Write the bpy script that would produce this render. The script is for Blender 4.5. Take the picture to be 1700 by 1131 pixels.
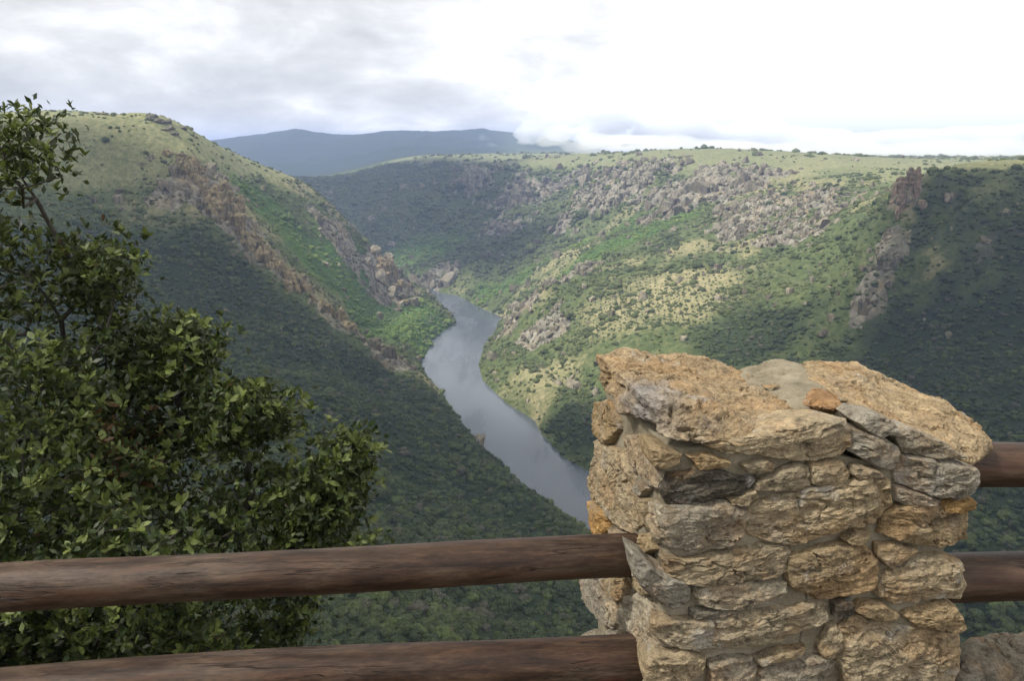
import bpy, bmesh, math, random
import numpy as np
from mathutils import Vector, Matrix

for o in list(bpy.data.objects):
    bpy.data.objects.remove(o)
SC = bpy.context.scene
COL = SC.collection
random.seed(7)
RNG = np.random.default_rng(11)

# ------------------------------------------------------------------ camera
PITCH = math.radians(13.4)
LENS = 28.0
cam_d = bpy.data.cameras.new('camera')
cam = bpy.data.objects.new('camera', cam_d)
COL.objects.link(cam)
cam.rotation_euler = (math.radians(90) - PITCH, 0, 0)
cam_d.sensor_width = 36.0
cam_d.lens = LENS
cam_d.clip_start = 0.05
cam_d.clip_end = 60000
SC.camera = cam

# ------------------------------------------------------------------ sky, sun, exposure
SUN_EL, SUN_AZ = math.radians(52), math.radians(252)     # azimuth clockwise from +y: left and a little behind
S = Vector((math.sin(SUN_AZ) * math.cos(SUN_EL), math.cos(SUN_AZ) * math.cos(SUN_EL), math.sin(SUN_EL)))
world = bpy.data.worlds.new('World')
SC.world = world
world.use_nodes = True


class NT:
    """small helper for node trees"""
    def __init__(self, tree):
        self.t = tree
        self.n = tree.nodes
        self.l = tree.links

    def node(self, typ, **kw):
        nd = self.n.new(typ)
        for k, v in kw.items():
            if k.startswith('i_'):
                nd.inputs[k[2:].replace('_', ' ')].default_value = v
            else:
                setattr(nd, k, v)
        return nd

    def link(self, a, b):
        self.l.new(a, b)

    def val(self, sock, v):
        if hasattr(v, 'is_linked') or hasattr(v, 'links'):
            self.l.new(v, sock)
        else:
            sock.default_value = v

    def math(self, op, a, b=0.0, clamp=False):
        nd = self.n.new('ShaderNodeMath')
        nd.operation = op
        nd.use_clamp = clamp
        self.val(nd.inputs[0], a)
        self.val(nd.inputs[1], b)
        return nd.outputs[0]

    def mix(self, f, a, b, mode='MIX'):
        nd = self.n.new('ShaderNodeMix')
        nd.data_type = 'RGBA'
        nd.blend_type = mode
        self.val(nd.inputs['Factor'], f)
        for key, v in (('A', a), ('B', b)):
            s = [i for i in nd.inputs if i.name == key and i.type == 'RGBA'][0]
            if isinstance(v, tuple) and len(v) == 3:
                v = (*v, 1.0)
            self.val(s, v)
        return [o for o in nd.outputs if o.type == 'RGBA'][0]

    def ramp(self, f, stops):
        nd = self.n.new('ShaderNodeValToRGB')
        el = nd.color_ramp.elements
        while len(el) < len(stops):
            el.new(0.5)
        for e, (p, c) in zip(el, stops):
            e.position = p
            e.color = (*c, 1.0) if len(c) == 3 else c
        self.val(nd.inputs[0], f)
        return nd.outputs[0]

    def smooth(self, v, lo, hi):
        nd = self.n.new('ShaderNodeMapRange')
        nd.interpolation_type = 'SMOOTHSTEP'
        self.val(nd.inputs['Value'], v)
        nd.inputs['From Min'].default_value = lo
        nd.inputs['From Max'].default_value = hi
        return nd.outputs['Result']

    def noise(self, vec, scale, detail=4.0, rough=0.55, dist=0.0, typ=None):
        nd = self.n.new('ShaderNodeTexNoise')
        if typ:
            nd.noise_type = typ
        self.val(nd.inputs['Vector'], vec)
        nd.inputs['Scale'].default_value = scale
        nd.inputs['Detail'].default_value = detail
        nd.inputs['Roughness'].default_value = rough
        nd.inputs['Distortion'].default_value = dist
        return nd.outputs['Fac']

    def mapping(self, vec, scale=(1, 1, 1), loc=(0, 0, 0), rot=(0, 0, 0)):
        nd = self.n.new('ShaderNodeMapping')
        self.val(nd.inputs['Vector'], vec)
        nd.inputs['Scale'].default_value = scale
        nd.inputs['Location'].default_value = loc
        nd.inputs['Rotation'].default_value = rot
        return nd.outputs[0]


w = NT(world.node_tree)
w.n.clear()
w_out = w.node('ShaderNodeOutputWorld')
sky = w.node('ShaderNodeTexSky', sky_type='NISHITA')
sky.sun_disc = False
sky.sun_elevation = SUN_EL
sky.sun_rotation = SUN_AZ
bg_sky = w.node('ShaderNodeBackground')
w.link(sky.outputs[0], bg_sky.inputs['Color'])
bg_sky.inputs['Strength'].default_value = 0.08
# broken overcast: cloud sheet found by meeting the view ray with a curved layer overhead
tc = w.node('ShaderNodeTexCoord')
sep = w.node('ShaderNodeSeparateXYZ')
w.link(tc.outputs['Generated'], sep.inputs[0])
dz = w.math('ADD', w.math('MAXIMUM', sep.outputs['Z'], 0.0), 0.055)
comb = w.node('ShaderNodeCombineXYZ')
w.link(w.math('DIVIDE', sep.outputs['X'], dz), comb.inputs[0])
w.link(w.math('DIVIDE', sep.outputs['Y'], dz), comb.inputs[1])
cp = comb.outputs[0]
dirv = w.mapping(tc.outputs['Generated'], scale=(1, 1, 2.6))
n_big = w.noise(cp, 0.16, 3, 0.5)
n_puff = w.noise(dirv, 7.0, 9, 0.56, 0.2)
n_wide = w.noise(w.mapping(tc.outputs['Generated'], scale=(1, 1, 1.6), loc=(0.35, 0.1, 0.2)), 1.7, 2, 0.5)
lum = w.math('ADD', w.math('ADD', w.math('MULTIPLY', n_puff, 1.0), -0.075), w.math('MULTIPLY', n_wide, 0.55))
lum = w.math('ADD', lum, w.math('MULTIPLY', n_big, 0.12))
# thinner, brighter cloud towards +x, heavier grey towards -x
lum = w.math('ADD', lum, w.math('ADD', w.math('MULTIPLY', sep.outputs['X'], 0.36), 0.045))
cloudcol = w.ramp(lum, [(0.54, (0.50, 0.515, 0.53)), (0.70, (0.645, 0.655, 0.665)), (0.80, (0.78, 0.79, 0.797)), (0.88, (0.98, 0.98, 0.98))])
bg_cloud = w.node('ShaderNodeBackground')
w.link(cloudcol, bg_cloud.inputs['Color'])
bg_cloud.inputs['Strength'].default_value = 1.0
cover = w.smooth(w.math('ADD', n_puff, w.math('MULTIPLY', n_big, 0.3)), 0.30, 0.46)
wm = w.node('ShaderNodeMixShader')
w.link(w.math('MAXIMUM', cover, 0.96), wm.inputs[0])
w.link(bg_sky.outputs[0], wm.inputs[1])
w.link(bg_cloud.outputs[0], wm.inputs[2])
w.link(wm.outputs[0], w_out.inputs['Surface'])

sun_d = bpy.data.lights.new('sun', 'SUN')
sun_d.energy = 4.8
sun_d.angle = math.radians(7.0)
sun_d.color = (1.0, 0.95, 0.87)
sun = bpy.data.objects.new('sun', sun_d)
COL.objects.link(sun)
sun.rotation_euler = S.to_track_quat('Z', 'Y').to_euler()

SC.render.engine = 'CYCLES'
SC.view_settings.view_transform = 'Standard'
SC.view_settings.look = 'None'
SC.view_settings.exposure = 0.52
SC.view_settings.gamma = 1.0
SC.view_settings.use_curve_mapping = False
SC.cycles.max_bounces = 10
SC.cycles.diffuse_bounces = 3
SC.cycles.volume_bounces = 8
SC.cycles.transparent_max_bounces = 8

# ------------------------------------------------------------------ helpers
FPX = 1700 * LENS / 36.0
CP_, SP_ = math.cos(PITCH), math.sin(PITCH)


def ray(px, py):
    """direction through a point of the view, scaled so that 1 unit = 1 m along the optical axis"""
    u, v = (px - 850) / FPX, (py - 565.5) / FPX
    return np.array([u, CP_ - v * SP_, -(SP_ + v * CP_)])


def at(px, py, t):
    return ray(px, py) * t


def atD(px, py, D):
    r = ray(px, py)
    return r * (D / r[1])


def atZ(px, py, z):
    r = ray(px, py)
    return r * (z / r[2])


def _hash(ix, iy, iz, seed):
    h = (ix * 374761393 + iy * 668265263 + iz * 2147483647 + seed * 974634777) & 0xFFFFFFFF
    h = ((h ^ (h >> 13)) * 1274126177) & 0xFFFFFFFF
    h = ((h ^ (h >> 16)) * 2246822519) & 0xFFFFFFFF
    return (h ^ (h >> 15)).astype(np.float64) / 4294967295.0 * 2 - 1


def vnoise(p, seed=0):
    """smooth value noise in 3D, p is (n,3)"""
    p = np.asarray(p, dtype=np.float64)
    i = np.floor(p).astype(np.int64)
    f = p - i
    f = f * f * f * (f * (f * 6 - 15) + 10)
    r = 0
    for dx in (0, 1):
        wx = f[:, 0] if dx else 1 - f[:, 0]
        for dy in (0, 1):
            wy = f[:, 1] if dy else 1 - f[:, 1]
            for dz_ in (0, 1):
                wz = f[:, 2] if dz_ else 1 - f[:, 2]
                r = r + wx * wy * wz * _hash(i[:, 0] + dx, i[:, 1] + dy, i[:, 2] + dz_, seed)
    return r


def fbm(p, octaves=4, seed=0, gain=0.5, ridged=False):
    p = np.asarray(p, dtype=np.float64)
    a, s, r = 1.0, 0.0, 0.0
    for k in range(octaves):
        n = vnoise(p * (2.03 ** k) + 17.3 * k, seed + k)
        if ridged:
            n = 1 - 2 * np.abs(n)
        r = r + a * n
        s += a
        a *= gain
    return r / s


def n2(x, y, scale, octaves=4, seed=0, gain=0.5, ridged=False):
    sh = np.shape(x)
    p = np.stack([np.ravel(x) / scale, np.ravel(y) / scale, np.zeros(np.size(x)) + 0.37], 1)
    return fbm(p, octaves, seed, gain, ridged).reshape(sh)


def sstep(a, b, x):
    t = np.clip((x - a) / (b - a), 0, 1)
    return t * t * (3 - 2 * t)


def mesh_obj(name, verts, faces, mat=None, parent=None, smooth=True):
    me = bpy.data.meshes.new(name)
    verts = np.asarray(verts, dtype=np.float32)
    if isinstance(faces, np.ndarray):
        nf, k = faces.shape
        me.vertices.add(len(verts))
        me.vertices.foreach_set('co', verts.ravel())
        me.loops.add(nf * k)
        me.loops.foreach_set('vertex_index', faces.ravel().astype(np.int32))
        me.polygons.add(nf)
        me.polygons.foreach_set('loop_start', np.arange(0, nf * k, k, dtype=np.int32))
        me.polygons.foreach_set('loop_total', np.full(nf, k, dtype=np.int32))
        me.update(calc_edges=True)
    else:
        me.from_pydata([tuple(v) for v in verts], [], faces)
    me.validate()
    if smooth:
        me.polygons.foreach_set('use_smooth', np.ones(len(me.polygons), dtype=bool))
    if mat:
        me.materials.append(mat)
    o = bpy.data.objects.new(name, me)
    COL.objects.link(o)
    if parent:
        o.parent = parent
        o.matrix_parent_inverse = parent.matrix_basis.inverted()
    return o


def empty(name, loc):
    o = bpy.data.objects.new(name, None)
    o.location = loc
    o.empty_display_size = 0.1
    COL.objects.link(o)
    return o


def tag(o, label=None, cat=None, group=None, kind=None):
    for k, v in (('label', label), ('category', cat), ('group', group), ('kind', kind)):
        if v:
            o[k] = v
    return o


def attr(me, name, values, typ='FLOAT', domain='POINT'):
    a = me.attributes.new(name, typ, domain)
    if typ == 'FLOAT':
        a.data.foreach_set('value', np.asarray(values, dtype=np.float32).ravel())
    elif typ == 'FLOAT_COLOR':
        a.data.foreach_set('color', np.asarray(values, dtype=np.float32).ravel())
    elif typ == 'FLOAT_VECTOR':
        a.data.foreach_set('vector', np.asarray(values, dtype=np.float32).ravel())
    elif typ == 'INT':
        a.data.foreach_set('value', np.asarray(values, dtype=np.int32).ravel())


def material(name):
    m = bpy.data.materials.new(name)
    m.use_nodes = True
    t = NT(m.node_tree)
    t.n.clear()
    out = t.node('ShaderNodeOutputMaterial')
    return m, t, out

# ------------------------------------------------------------------ the valley: river course
ZR = -300.0
SHORE_L = [atZ(px, py, ZR)[:2] for px, py in ((705, 483), (722, 497), (745, 518), (757, 536), (738, 548), (716, 566), (712, 580), (698, 602), (706, 622), (728, 645), (742, 666), (768, 705), (790, 728), (812, 757), (838, 776), (868, 812), (905, 838), (935, 855), (962, 880), (985, 892))]
SHORE_R = [atZ(px, py, ZR)[:2] for px, py in ((728, 484), (762, 492), (800, 512), (833, 526), (822, 548), (801, 585), (795, 605), (802, 632), (842, 670), (888, 698), (900, 722), (940, 762), (980, 784))]
FAR_UP = [(-330, 1790), (-520, 1960), (-760, 2050), (-1200, 2100), (-2200, 2150)]
LEFT_DN = [(100, 500), (150, 400), (200, 290), (262, 130), (330, -60), (520, -500)]
RIGHT_DN = [(120, 600), (172, 470), (225, 350), (300, 170), (380, -30), (590, -480)]
poly_l = [np.array(p) for p in FAR_UP[::-1]] + SHORE_L + [np.array(p) for p in LEFT_DN]
poly_r = [np.array((p[0] + 10, p[1] + 75)) for p in FAR_UP[::-1]] + SHORE_R + [np.array(p) for p in RIGHT_DN]
RIVER = np.array(poly_l + poly_r[::-1])


def river_sd(x, y):
    """signed distance to the water's edge, negative on the water"""
    d2 = np.full(x.shape, 1e18)
    inside = np.zeros(x.shape, dtype=bool)
    n = len(RIVER)
    for i in range(n):
        a, b = RIVER[i], RIVER[(i + 1) % n]
        ab = b - a
        t = np.clip(((x - a[0]) * ab[0] + (y - a[1]) * ab[1]) / (ab @ ab + 1e-9), 0, 1)
        d2 = np.minimum(d2, (x - a[0] - t * ab[0]) ** 2 + (y - a[1] - t * ab[1]) ** 2)
        if a[1] != b[1]:
            c = ((a[1] > y) != (b[1] > y)) & (x < (b[0] - a[0]) * (y - a[1]) / (b[1] - a[1]) + a[0])
            inside ^= c
    d = np.sqrt(d2)
    return np.where(inside, -d, d)


# surveyed points of the hillsides: (where they are seen, metres ahead)
SURVEY = [
    # crest of the near spur on the left
    (270, 193, 1200), (300, 250, 1130), (340, 315, 1080), (392, 392, 1050), (445, 452, 1020), (540, 530, 990), (620, 590, 965), (668, 628, 950),
    # plateau, left
    (200, 190, 1230), (130, 190, 1260), (0, 192, 1250), (130, 215, 1130), (60, 205, 1150), (-150, 195, 1250), (200, 240, 1110),
    # shaded slope below the crest
    (100, 350, 1000), (100, 280, 1060), (200, 320, 1060), (300, 380, 990), (300, 500, 850), (400, 560, 800), (400, 700, 560), (520, 640, 720), (600, 800, 520), (640, 700, 680), (700, 720, 720),
    (720, 820, 590), (800, 850, 560), (860, 880, 540), (700, 1080, 300), (500, 1080, 285), (300, 1080, 270), (950, 1000, 440), (850, 1040, 370), (100, 600, 650), (200, 750, 480), (0, 900, 330), (350, 900, 390), (550, 950, 370), (700, 950, 410), (-200, 500, 700), (-200, 300, 950),
    # bowl behind the crest, second spur
    (420, 320, 1225), (480, 400, 1200), (560, 460, 1225), (590, 530, 1150), (650, 555, 1225), (640, 600, 1090), (680, 600, 1105), (520, 430, 1170),
    (330, 225, 1330), (400, 262, 1380), (480, 296, 1400), (540, 342, 1415), (565, 365, 1420), (610, 420, 1425), (640, 450, 1420), (690, 484, 1430), (700, 520, 1370), (620, 500, 1330), (560, 400, 1330), (500, 350, 1310),
    # far right bank
    (690, 440, 1850), (620, 380, 2150), (560, 350, 2300), (540, 300, 3000), (600, 288, 3000), (800, 400, 1900), (760, 460, 1740), (850, 470, 1640), (880, 400, 1800), (780, 335, 2150), (785, 292, 2230), (900, 335, 2060), (900, 290, 2140), (900, 264, 2700), (700, 262, 3000), (800, 256, 3000), (720, 350, 2150), (700, 300, 2500), (640, 320, 2500),
    # right bank plateau and cliffs under its edge
    (1000, 400, 1620), (960, 350, 1800), (1050, 340, 1680), (1050, 290, 1760), (1000, 272, 2000), (1150, 320, 1550), (1200, 285, 1600), (1200, 264, 2500), (1050, 255, 3000), (1350, 280, 1500), (1350, 262, 2200), (1450, 263, 2000), (1600, 282, 1500), (1700, 264, 2000), (1850, 264, 2000),
    # near spur on the right bank, terraces
    (830, 560, 1160), (862, 522, 1180), (905, 495, 1205), (960, 460, 1230), (1040, 425, 1290), (1120, 390, 1350), (1250, 330, 1420), (1330, 305, 1400), (900, 440, 1520), (960, 410, 1520),
    (1100, 500, 1060), (1000, 560, 985), (900, 600, 1020), (1200, 430, 1150), (1300, 450, 1050), (1250, 550, 905), (1350, 370, 1190), (930, 670, 900), (960, 730, 810), (1100, 600, 900), (1400, 440, 1000), (1300, 620, 820),
    # dark bluff on the right
    (1500, 306, 950), (1600, 300, 905), (1700, 303, 870), (1850, 300, 850), (1560, 297, 1050), (1490, 345, 925), (1490, 400, 895), (1440, 470, 860), (1440, 540, 820), (1600, 400, 830), (1600, 500, 780), (1700, 450, 770), (1650, 640, 650), (1700, 700, 580), (1650, 860, 480), (1650, 1020, 400), (1850, 600, 640), (1500, 650, 700), (1450, 350, 1080), (1420, 400, 1010),
]
pts = [atD(px, py, D) for px, py, D in SURVEY]
pts += [np.array(p, float) for p in (
    (-1500, 200, 30), (-1600, 1500, 60), (-1200, -500, 10), (-600, 200, -20), (-500, 420, -75), (0, -500, 10), (-300, -300, 5), (0, 0, -4), (-60, 10, -4), (60, 5, -12), (0, 60, -52), (0, 150, -119), (-100, 120, -92), (80, 150, -150),
    (120, 60, -120), (900, 300, -40), (620, 300, -110), (450, 200, -205), (900, 650, -34), (1500, 0, -30), (1600, 1500, -20), (1600, 800, -30), (700, -300, -150),
    (-700, 1700, 20), (-520, 1650, -60), (-900, 1850, -60), (-1000, 2500, -60), (-1500, 1900, -40), (-700, 2300, -170), (-500, 1800, -230), (-1600, 3200, -90), (1600, 3000, -20), (0, 3400, -14), (800, 3300, -18), (-1000, 3400, -130))]
pts += [np.array((p[0], p[1], ZR)) for p in RIVER[2:-2]]
CTRL = np.array(pts)
_c = 45.0


def _mq(ax, ay, bx, by):
    return np.sqrt((ax - bx) ** 2 + (ay - by) ** 2 + _c * _c)


def _solve():
    n = len(CTRL)
    A = _mq(CTRL[:, None, 0], CTRL[:, None, 1], CTRL[None, :, 0], CTRL[None, :, 1])
    A -= np.eye(n) * 4.0
    P = np.c_[np.ones(n), CTRL[:, :2] / 1000]
    M = np.block([[A, P], [P.T, np.zeros((3, 3))]])
    s = np.linalg.solve(M, np.r_[CTRL[:, 2], 0, 0, 0])
    return s[:n], s[n:]


RBF_W, RBF_P = _solve()

MTN = [(-400, 235), (200, 236), (340, 240), (390, 233), (440, 227), (492, 219), (520, 224), (570, 229), (640, 222), (700, 222), (750, 217), (800, 220), (880, 222), (940, 230), (1000, 248), (1060, 264), (2200, 268)]
MTN_X = np.array([atD(a, b, 6000)[0] for a, b in MTN])
MTN_Z = np.array([atD(a, b, 6000)[2] for a, b in MTN])


def smooth_height(x, y):
    h = RBF_P[0] + RBF_P[1] * x / 1000 + RBF_P[2] * y / 1000
    for i in range(len(CTRL)):
        h = h + RBF_W[i] * np.sqrt((x - CTRL[i, 0]) ** 2 + (y - CTRL[i, 1]) ** 2 + _c * _c)
    # far country beyond the survey
    plateau = -16 + 10 * n2(x, y, 900, 3, 5)
    far = plateau + (-125 - plateau) * sstep(-250, -900, x - (y - 3000) * -0.15) * sstep(5600, 4200, y)
    mt = np.interp(x * 6000 / np.maximum(y, 3000), MTN_X, MTN_Z)
    g = np.exp(-((y - 6000) / 800.0) ** 2)
    far = far + (mt - far) * g
    far = far + 60 * n2(x, y, 620, 5, 9, ridged=True) * sstep(3900, 5000, y) * sstep(400, -400, x) * (1 - 0.75 * np.exp(-((y - 6000) / 200.0) ** 2))
    far = far - 25 * sstep(7500, 12000, y)
    wy = sstep(2900, 3500, y)
    wx = sstep(1500, 2100, np.abs(x))
    wb = sstep(-400, -900, y)
    back = 8 + 6 * n2(x, y, 400, 3, 31)
    h = h + (far - h) * np.maximum(wy, wx * sstep(300, 1500, y))
    h = h + (back - h) * np.maximum(wb, wx * (1 - sstep(300, 1500, y)))
    return h


def blob(x, y, px, py, D, rx, ry=None):
    c = atD(px, py, D)
    ry = ry or rx
    return np.exp(-(((x - c[0]) / rx) ** 2 + ((y - c[1]) / ry) ** 2))


CRAGS = [(300, 350, 1050, 30, 30), (1000, 285, 1850, 90, 60), (1120, 330, 1500, 60, 50), (1250, 360, 1330, 60, 60), (330, 300, 1090, 40, 60), (385, 370, 1055, 38, 45), (430, 440, 1025, 32, 40), (480, 480, 1010, 34, 30), (560, 540, 985, 36, 28), (640, 600, 960, 34, 25), (640, 470, 1400, 40, 70), (560, 400, 1340, 40, 50),
         (785, 305, 2220, 60, 60), (860, 320, 2090, 70, 60), (930, 315, 2050, 80, 60), (1050, 300, 1740, 110, 60), (1150, 305, 1600, 90, 60), (1230, 300, 1500, 80, 60), (860, 525, 1180, 34, 30), (910, 495, 1205, 36, 30), (960, 465, 1230, 40, 30), (900, 560, 1090, 40, 40),
         (1500, 345, 930, 18, 24), (1480, 420, 890, 17, 22), (1450, 500, 850, 22, 20), (1650, 420, 810, 20, 14), (1360, 350, 1250, 50, 70), (1230, 400, 1250, 60, 60), (1300, 400, 1150, 60, 60), (840, 370, 1950, 60, 70), (720, 460, 1760, 70, 40), (960, 350, 1800, 60, 60)]


def rock_zone(x, y):
    m = np.zeros(np.shape(x))
    for px, py, D, rx, ry in CRAGS:
        m = np.maximum(m, blob(x, y, px, py, D, rx, ry))
    return m


def height(x, y):
    h = smooth_height(x, y)
    d = river_sd(x, y)
    land = sstep(0, 60, d)
    dist = np.sqrt(x * x + y * y)
    rough = sstep(60, 250, dist)
    flat = sstep(60, -10, h) * 0 + 1
    # side gullies, hummocks, outcrops
    g = n2(x, y, 210, 4, 3, ridged=True)
    top = 0.25 + 0.75 * sstep(-20, -95, h)
    h = h + land * rough * ((13.0 * (g - 0.2) + 5.0 * n2(x, y, 85, 3, 23, ridged=True)) * sstep(3600, 2600, y) * sstep(150, 500, dist) * top + 3.5 * top * n2(x, y, 42, 3, 13) + 1.2 * n2(x, y, 14, 2, 21))
    rz = rock_zone(x, y) * land
    sel = sstep(0.15, 0.6, rz + 0.35 * n2(x, y, 55, 3, 41))
    cr = n2(x, y, 26, 4, 51, 0.6, ridged=True)
    st = n2(x, y, 60, 2, 61)
    h = h + sel * (11.0 * cr + 7 * st) * sstep(80, 300, dist)
    # flat-topped bluff on the right with a sheer nose
    cy_ = np.interp(x, [440, 459, 501, 549, 640, 800, 1000], [985, 948, 902, 866, 850, 850, 850]) + 9 * n2(x, y, 40, 3, 66)
    bl = sstep(-16, 8, y - cy_) * sstep(-9, 9, x - (457 + 0.50 * (y - 950)) + 6 * n2(x, y, 25, 3, 67)) * sstep(1260, 1150, y)
    h = np.where(h < -36, h + (-36 + 3 * n2(x, y, 30, 3, 68) - h) * bl, h)
    ramp = ZR + 0.9 * d + 0.004 * d * d + 3 * n2(x, y, 25, 3, 77) * sstep(2, 30, d)
    wr = sstep(12, 75, d)
    h = ramp * (1 - wr) + np.maximum(h, ZR + 6 + np.minimum(0.15 * d, 30)) * wr
    h = np.where(d < 0, ZR + np.maximum(0.5 * d, -9), h)
    # the viewpoint stands on a steep brow: the ground falls away in front of it
    brow = -0.752 * y - 5.0
    h = np.where((y > -5) & (y < 330), np.minimum(h, np.where(y < 250, brow, brow + (y - 250) * 1.2)), h)
    h = np.where((y <= -5) & (dist < 400), np.minimum(h, -1.9 - 0.02 * np.abs(x)), h)
    return h


def axis(segs):
    out = [segs[0][0]]
    for a, b, step in segs:
        n = max(1, int(round((b - a) / step)))
        out += list(a + (b - a) * (np.arange(1, n + 1) / n))
    return np.array(out)


GX = axis([(-9000, -2500, 160), (-2500, -850, 28), (-850, 900, 4.2), (900, 2000, 20), (2000, 9000, 170)])
GY = axis([(-900, 0, 60), (0, 240, 8), (240, 1500, 4.2), (1500, 2400, 6.5), (2400, 3600, 22), (3600, 7600, 60), (7600, 20000, 600)])
XX, YY = np.meshgrid(GX, GY)
HH = height(XX, YY)


def ground_z(x, y):
    i = np.clip(np.searchsorted(GX, x) - 1, 0, len(GX) - 2)
    j = np.clip(np.searchsorted(GY, y) - 1, 0, len(GY) - 2)
    fx = (x - GX[i]) / (GX[i + 1] - GX[i])
    fy = (y - GY[j]) / (GY[j + 1] - GY[j])
    return (HH[j, i] * (1 - fx) + HH[j, i + 1] * fx) * (1 - fy) + (HH[j + 1, i] * (1 - fx) + HH[j + 1, i + 1] * fx) * fy


def ground_slope(x, y, e=6.0):
    gx = (ground_z(x + e, y) - ground_z(x - e, y)) / (2 * e)
    gy = (ground_z(x, y + e) - ground_z(x, y - e)) / (2 * e)
    return gx, gy


# what grows where
def zones(x, y):
    """returns wood, rock, dry, lush masks"""
    rz = rock_zone(x, y)
    rock = np.clip(sstep(0.30, 0.62, rz * 0.95 + 0.55 * n2(x, y, 38, 4, 41) + 0.25 * n2(x, y, 13, 2, 43) + 0.06), 0, 1)
    # dense evergreen wood on the near shaded slope and low on the right
    crest = (x + 82) * 0.365 + (y - 940)           # line of the near crest on the left
    wood = sstep(10, -60, -(-crest) if False else (y - (940 - (x + 82) * 0.30)) + 25 * n2(x, y, 90, 3, 15)) * sstep(40, -20, x - 20 - (600 - y) * 0.35)
    z = ground_z(x, y)
    wood = wood * sstep(-40, -120, z + 34 * n2(x, y, 110, 3, 8) + 24 * n2(x, y, 28, 2, 10))
    rightwood = np.maximum(blob(x, y, 960, 740, 800, 55, 60), blob(x, y, 1240, 560, 890, 75, 60))
    rightwood = np.maximum(rightwood, sstep(900, 690, y + 90 * n2(x, y, 80, 3, 18) + 50 * n2(x, y, 25, 2, 19)) * sstep(60, 140, x))
    bluff = sstep(0.0, 0.5, sstep(60, 15, y - np.interp(x, [440, 459, 501, 549, 640, 800, 1000], [985, 948, 902, 866, 850, 850, 850]) + 25 * n2(x, y, 60, 3, 38)) * sstep(415, 450, x - (y - 930) * 0.45) - 0.5 * sstep(0.05, 0.4, n2(x, y, 45, 3, 39))) * 0.8
    rightwood = np.maximum(rightwood, 0.52 * bluff)
    wood = np.maximum(wood, sstep(0.2, 0.75, rightwood + 0.3 * n2(x, y, 40, 3, 28)))
    dry = sstep(-0.05, 0.4, n2(x, y, 120, 4, 88) + 0.35 * sstep(-100, -20, z)) * (1 - wood)
    dry = np.maximum(dry * 0.62, np.maximum(blob(x, y, 1100, 500, 1050, 140, 120) * 0.8, blob(x, y, 900, 640, 960, 70, 70) * 0.7))
    dry = np.maximum(dry, 0.9 * sstep(0.2, 0.5, n2(x, y, 40, 3, 47)) * sstep(400, 470, x) * sstep(1020, 900, y))
    dry = dry * (1 - 0.6 * sstep(1500, 1900, y))
    lush = np.maximum.reduce([blob(x, y, 700, 560, 1270, 80, 140), blob(x, y, 620, 520, 1210, 85, 110), blob(x, y, 520, 420, 1190, 75, 90), blob(x, y, 450, 350, 1200, 65, 80), blob(x, y, 600, 450, 1320, 80, 80), blob(x, y, 1010, 440, 1400, 110, 70), blob(x, y, 1100, 380, 1420, 80, 60), blob(x, y, 1000, 410, 1560, 90, 70), blob(x, y, 850, 480, 1600, 90, 80), blob(x, y, 700, 400, 1950, 120, 120)])
    lush = np.clip(lush + 0.25 * n2(x, y, 60, 3, 99), 0, 1) * (1 - 0.7 * rock)
    wood = np.maximum(wood, sstep(3300, 3900, y) * sstep(200, -200, x))
    lush = lush * (1 - wood)
    grass = sstep(4600, 4000, y) * sstep(-60, -30, z + 8 * n2(x, y, 100, 3, 6)) * (1 - rock) * (1 - wood)
    return wood, rock, np.clip(dry, 0, 1), lush, grass


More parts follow.
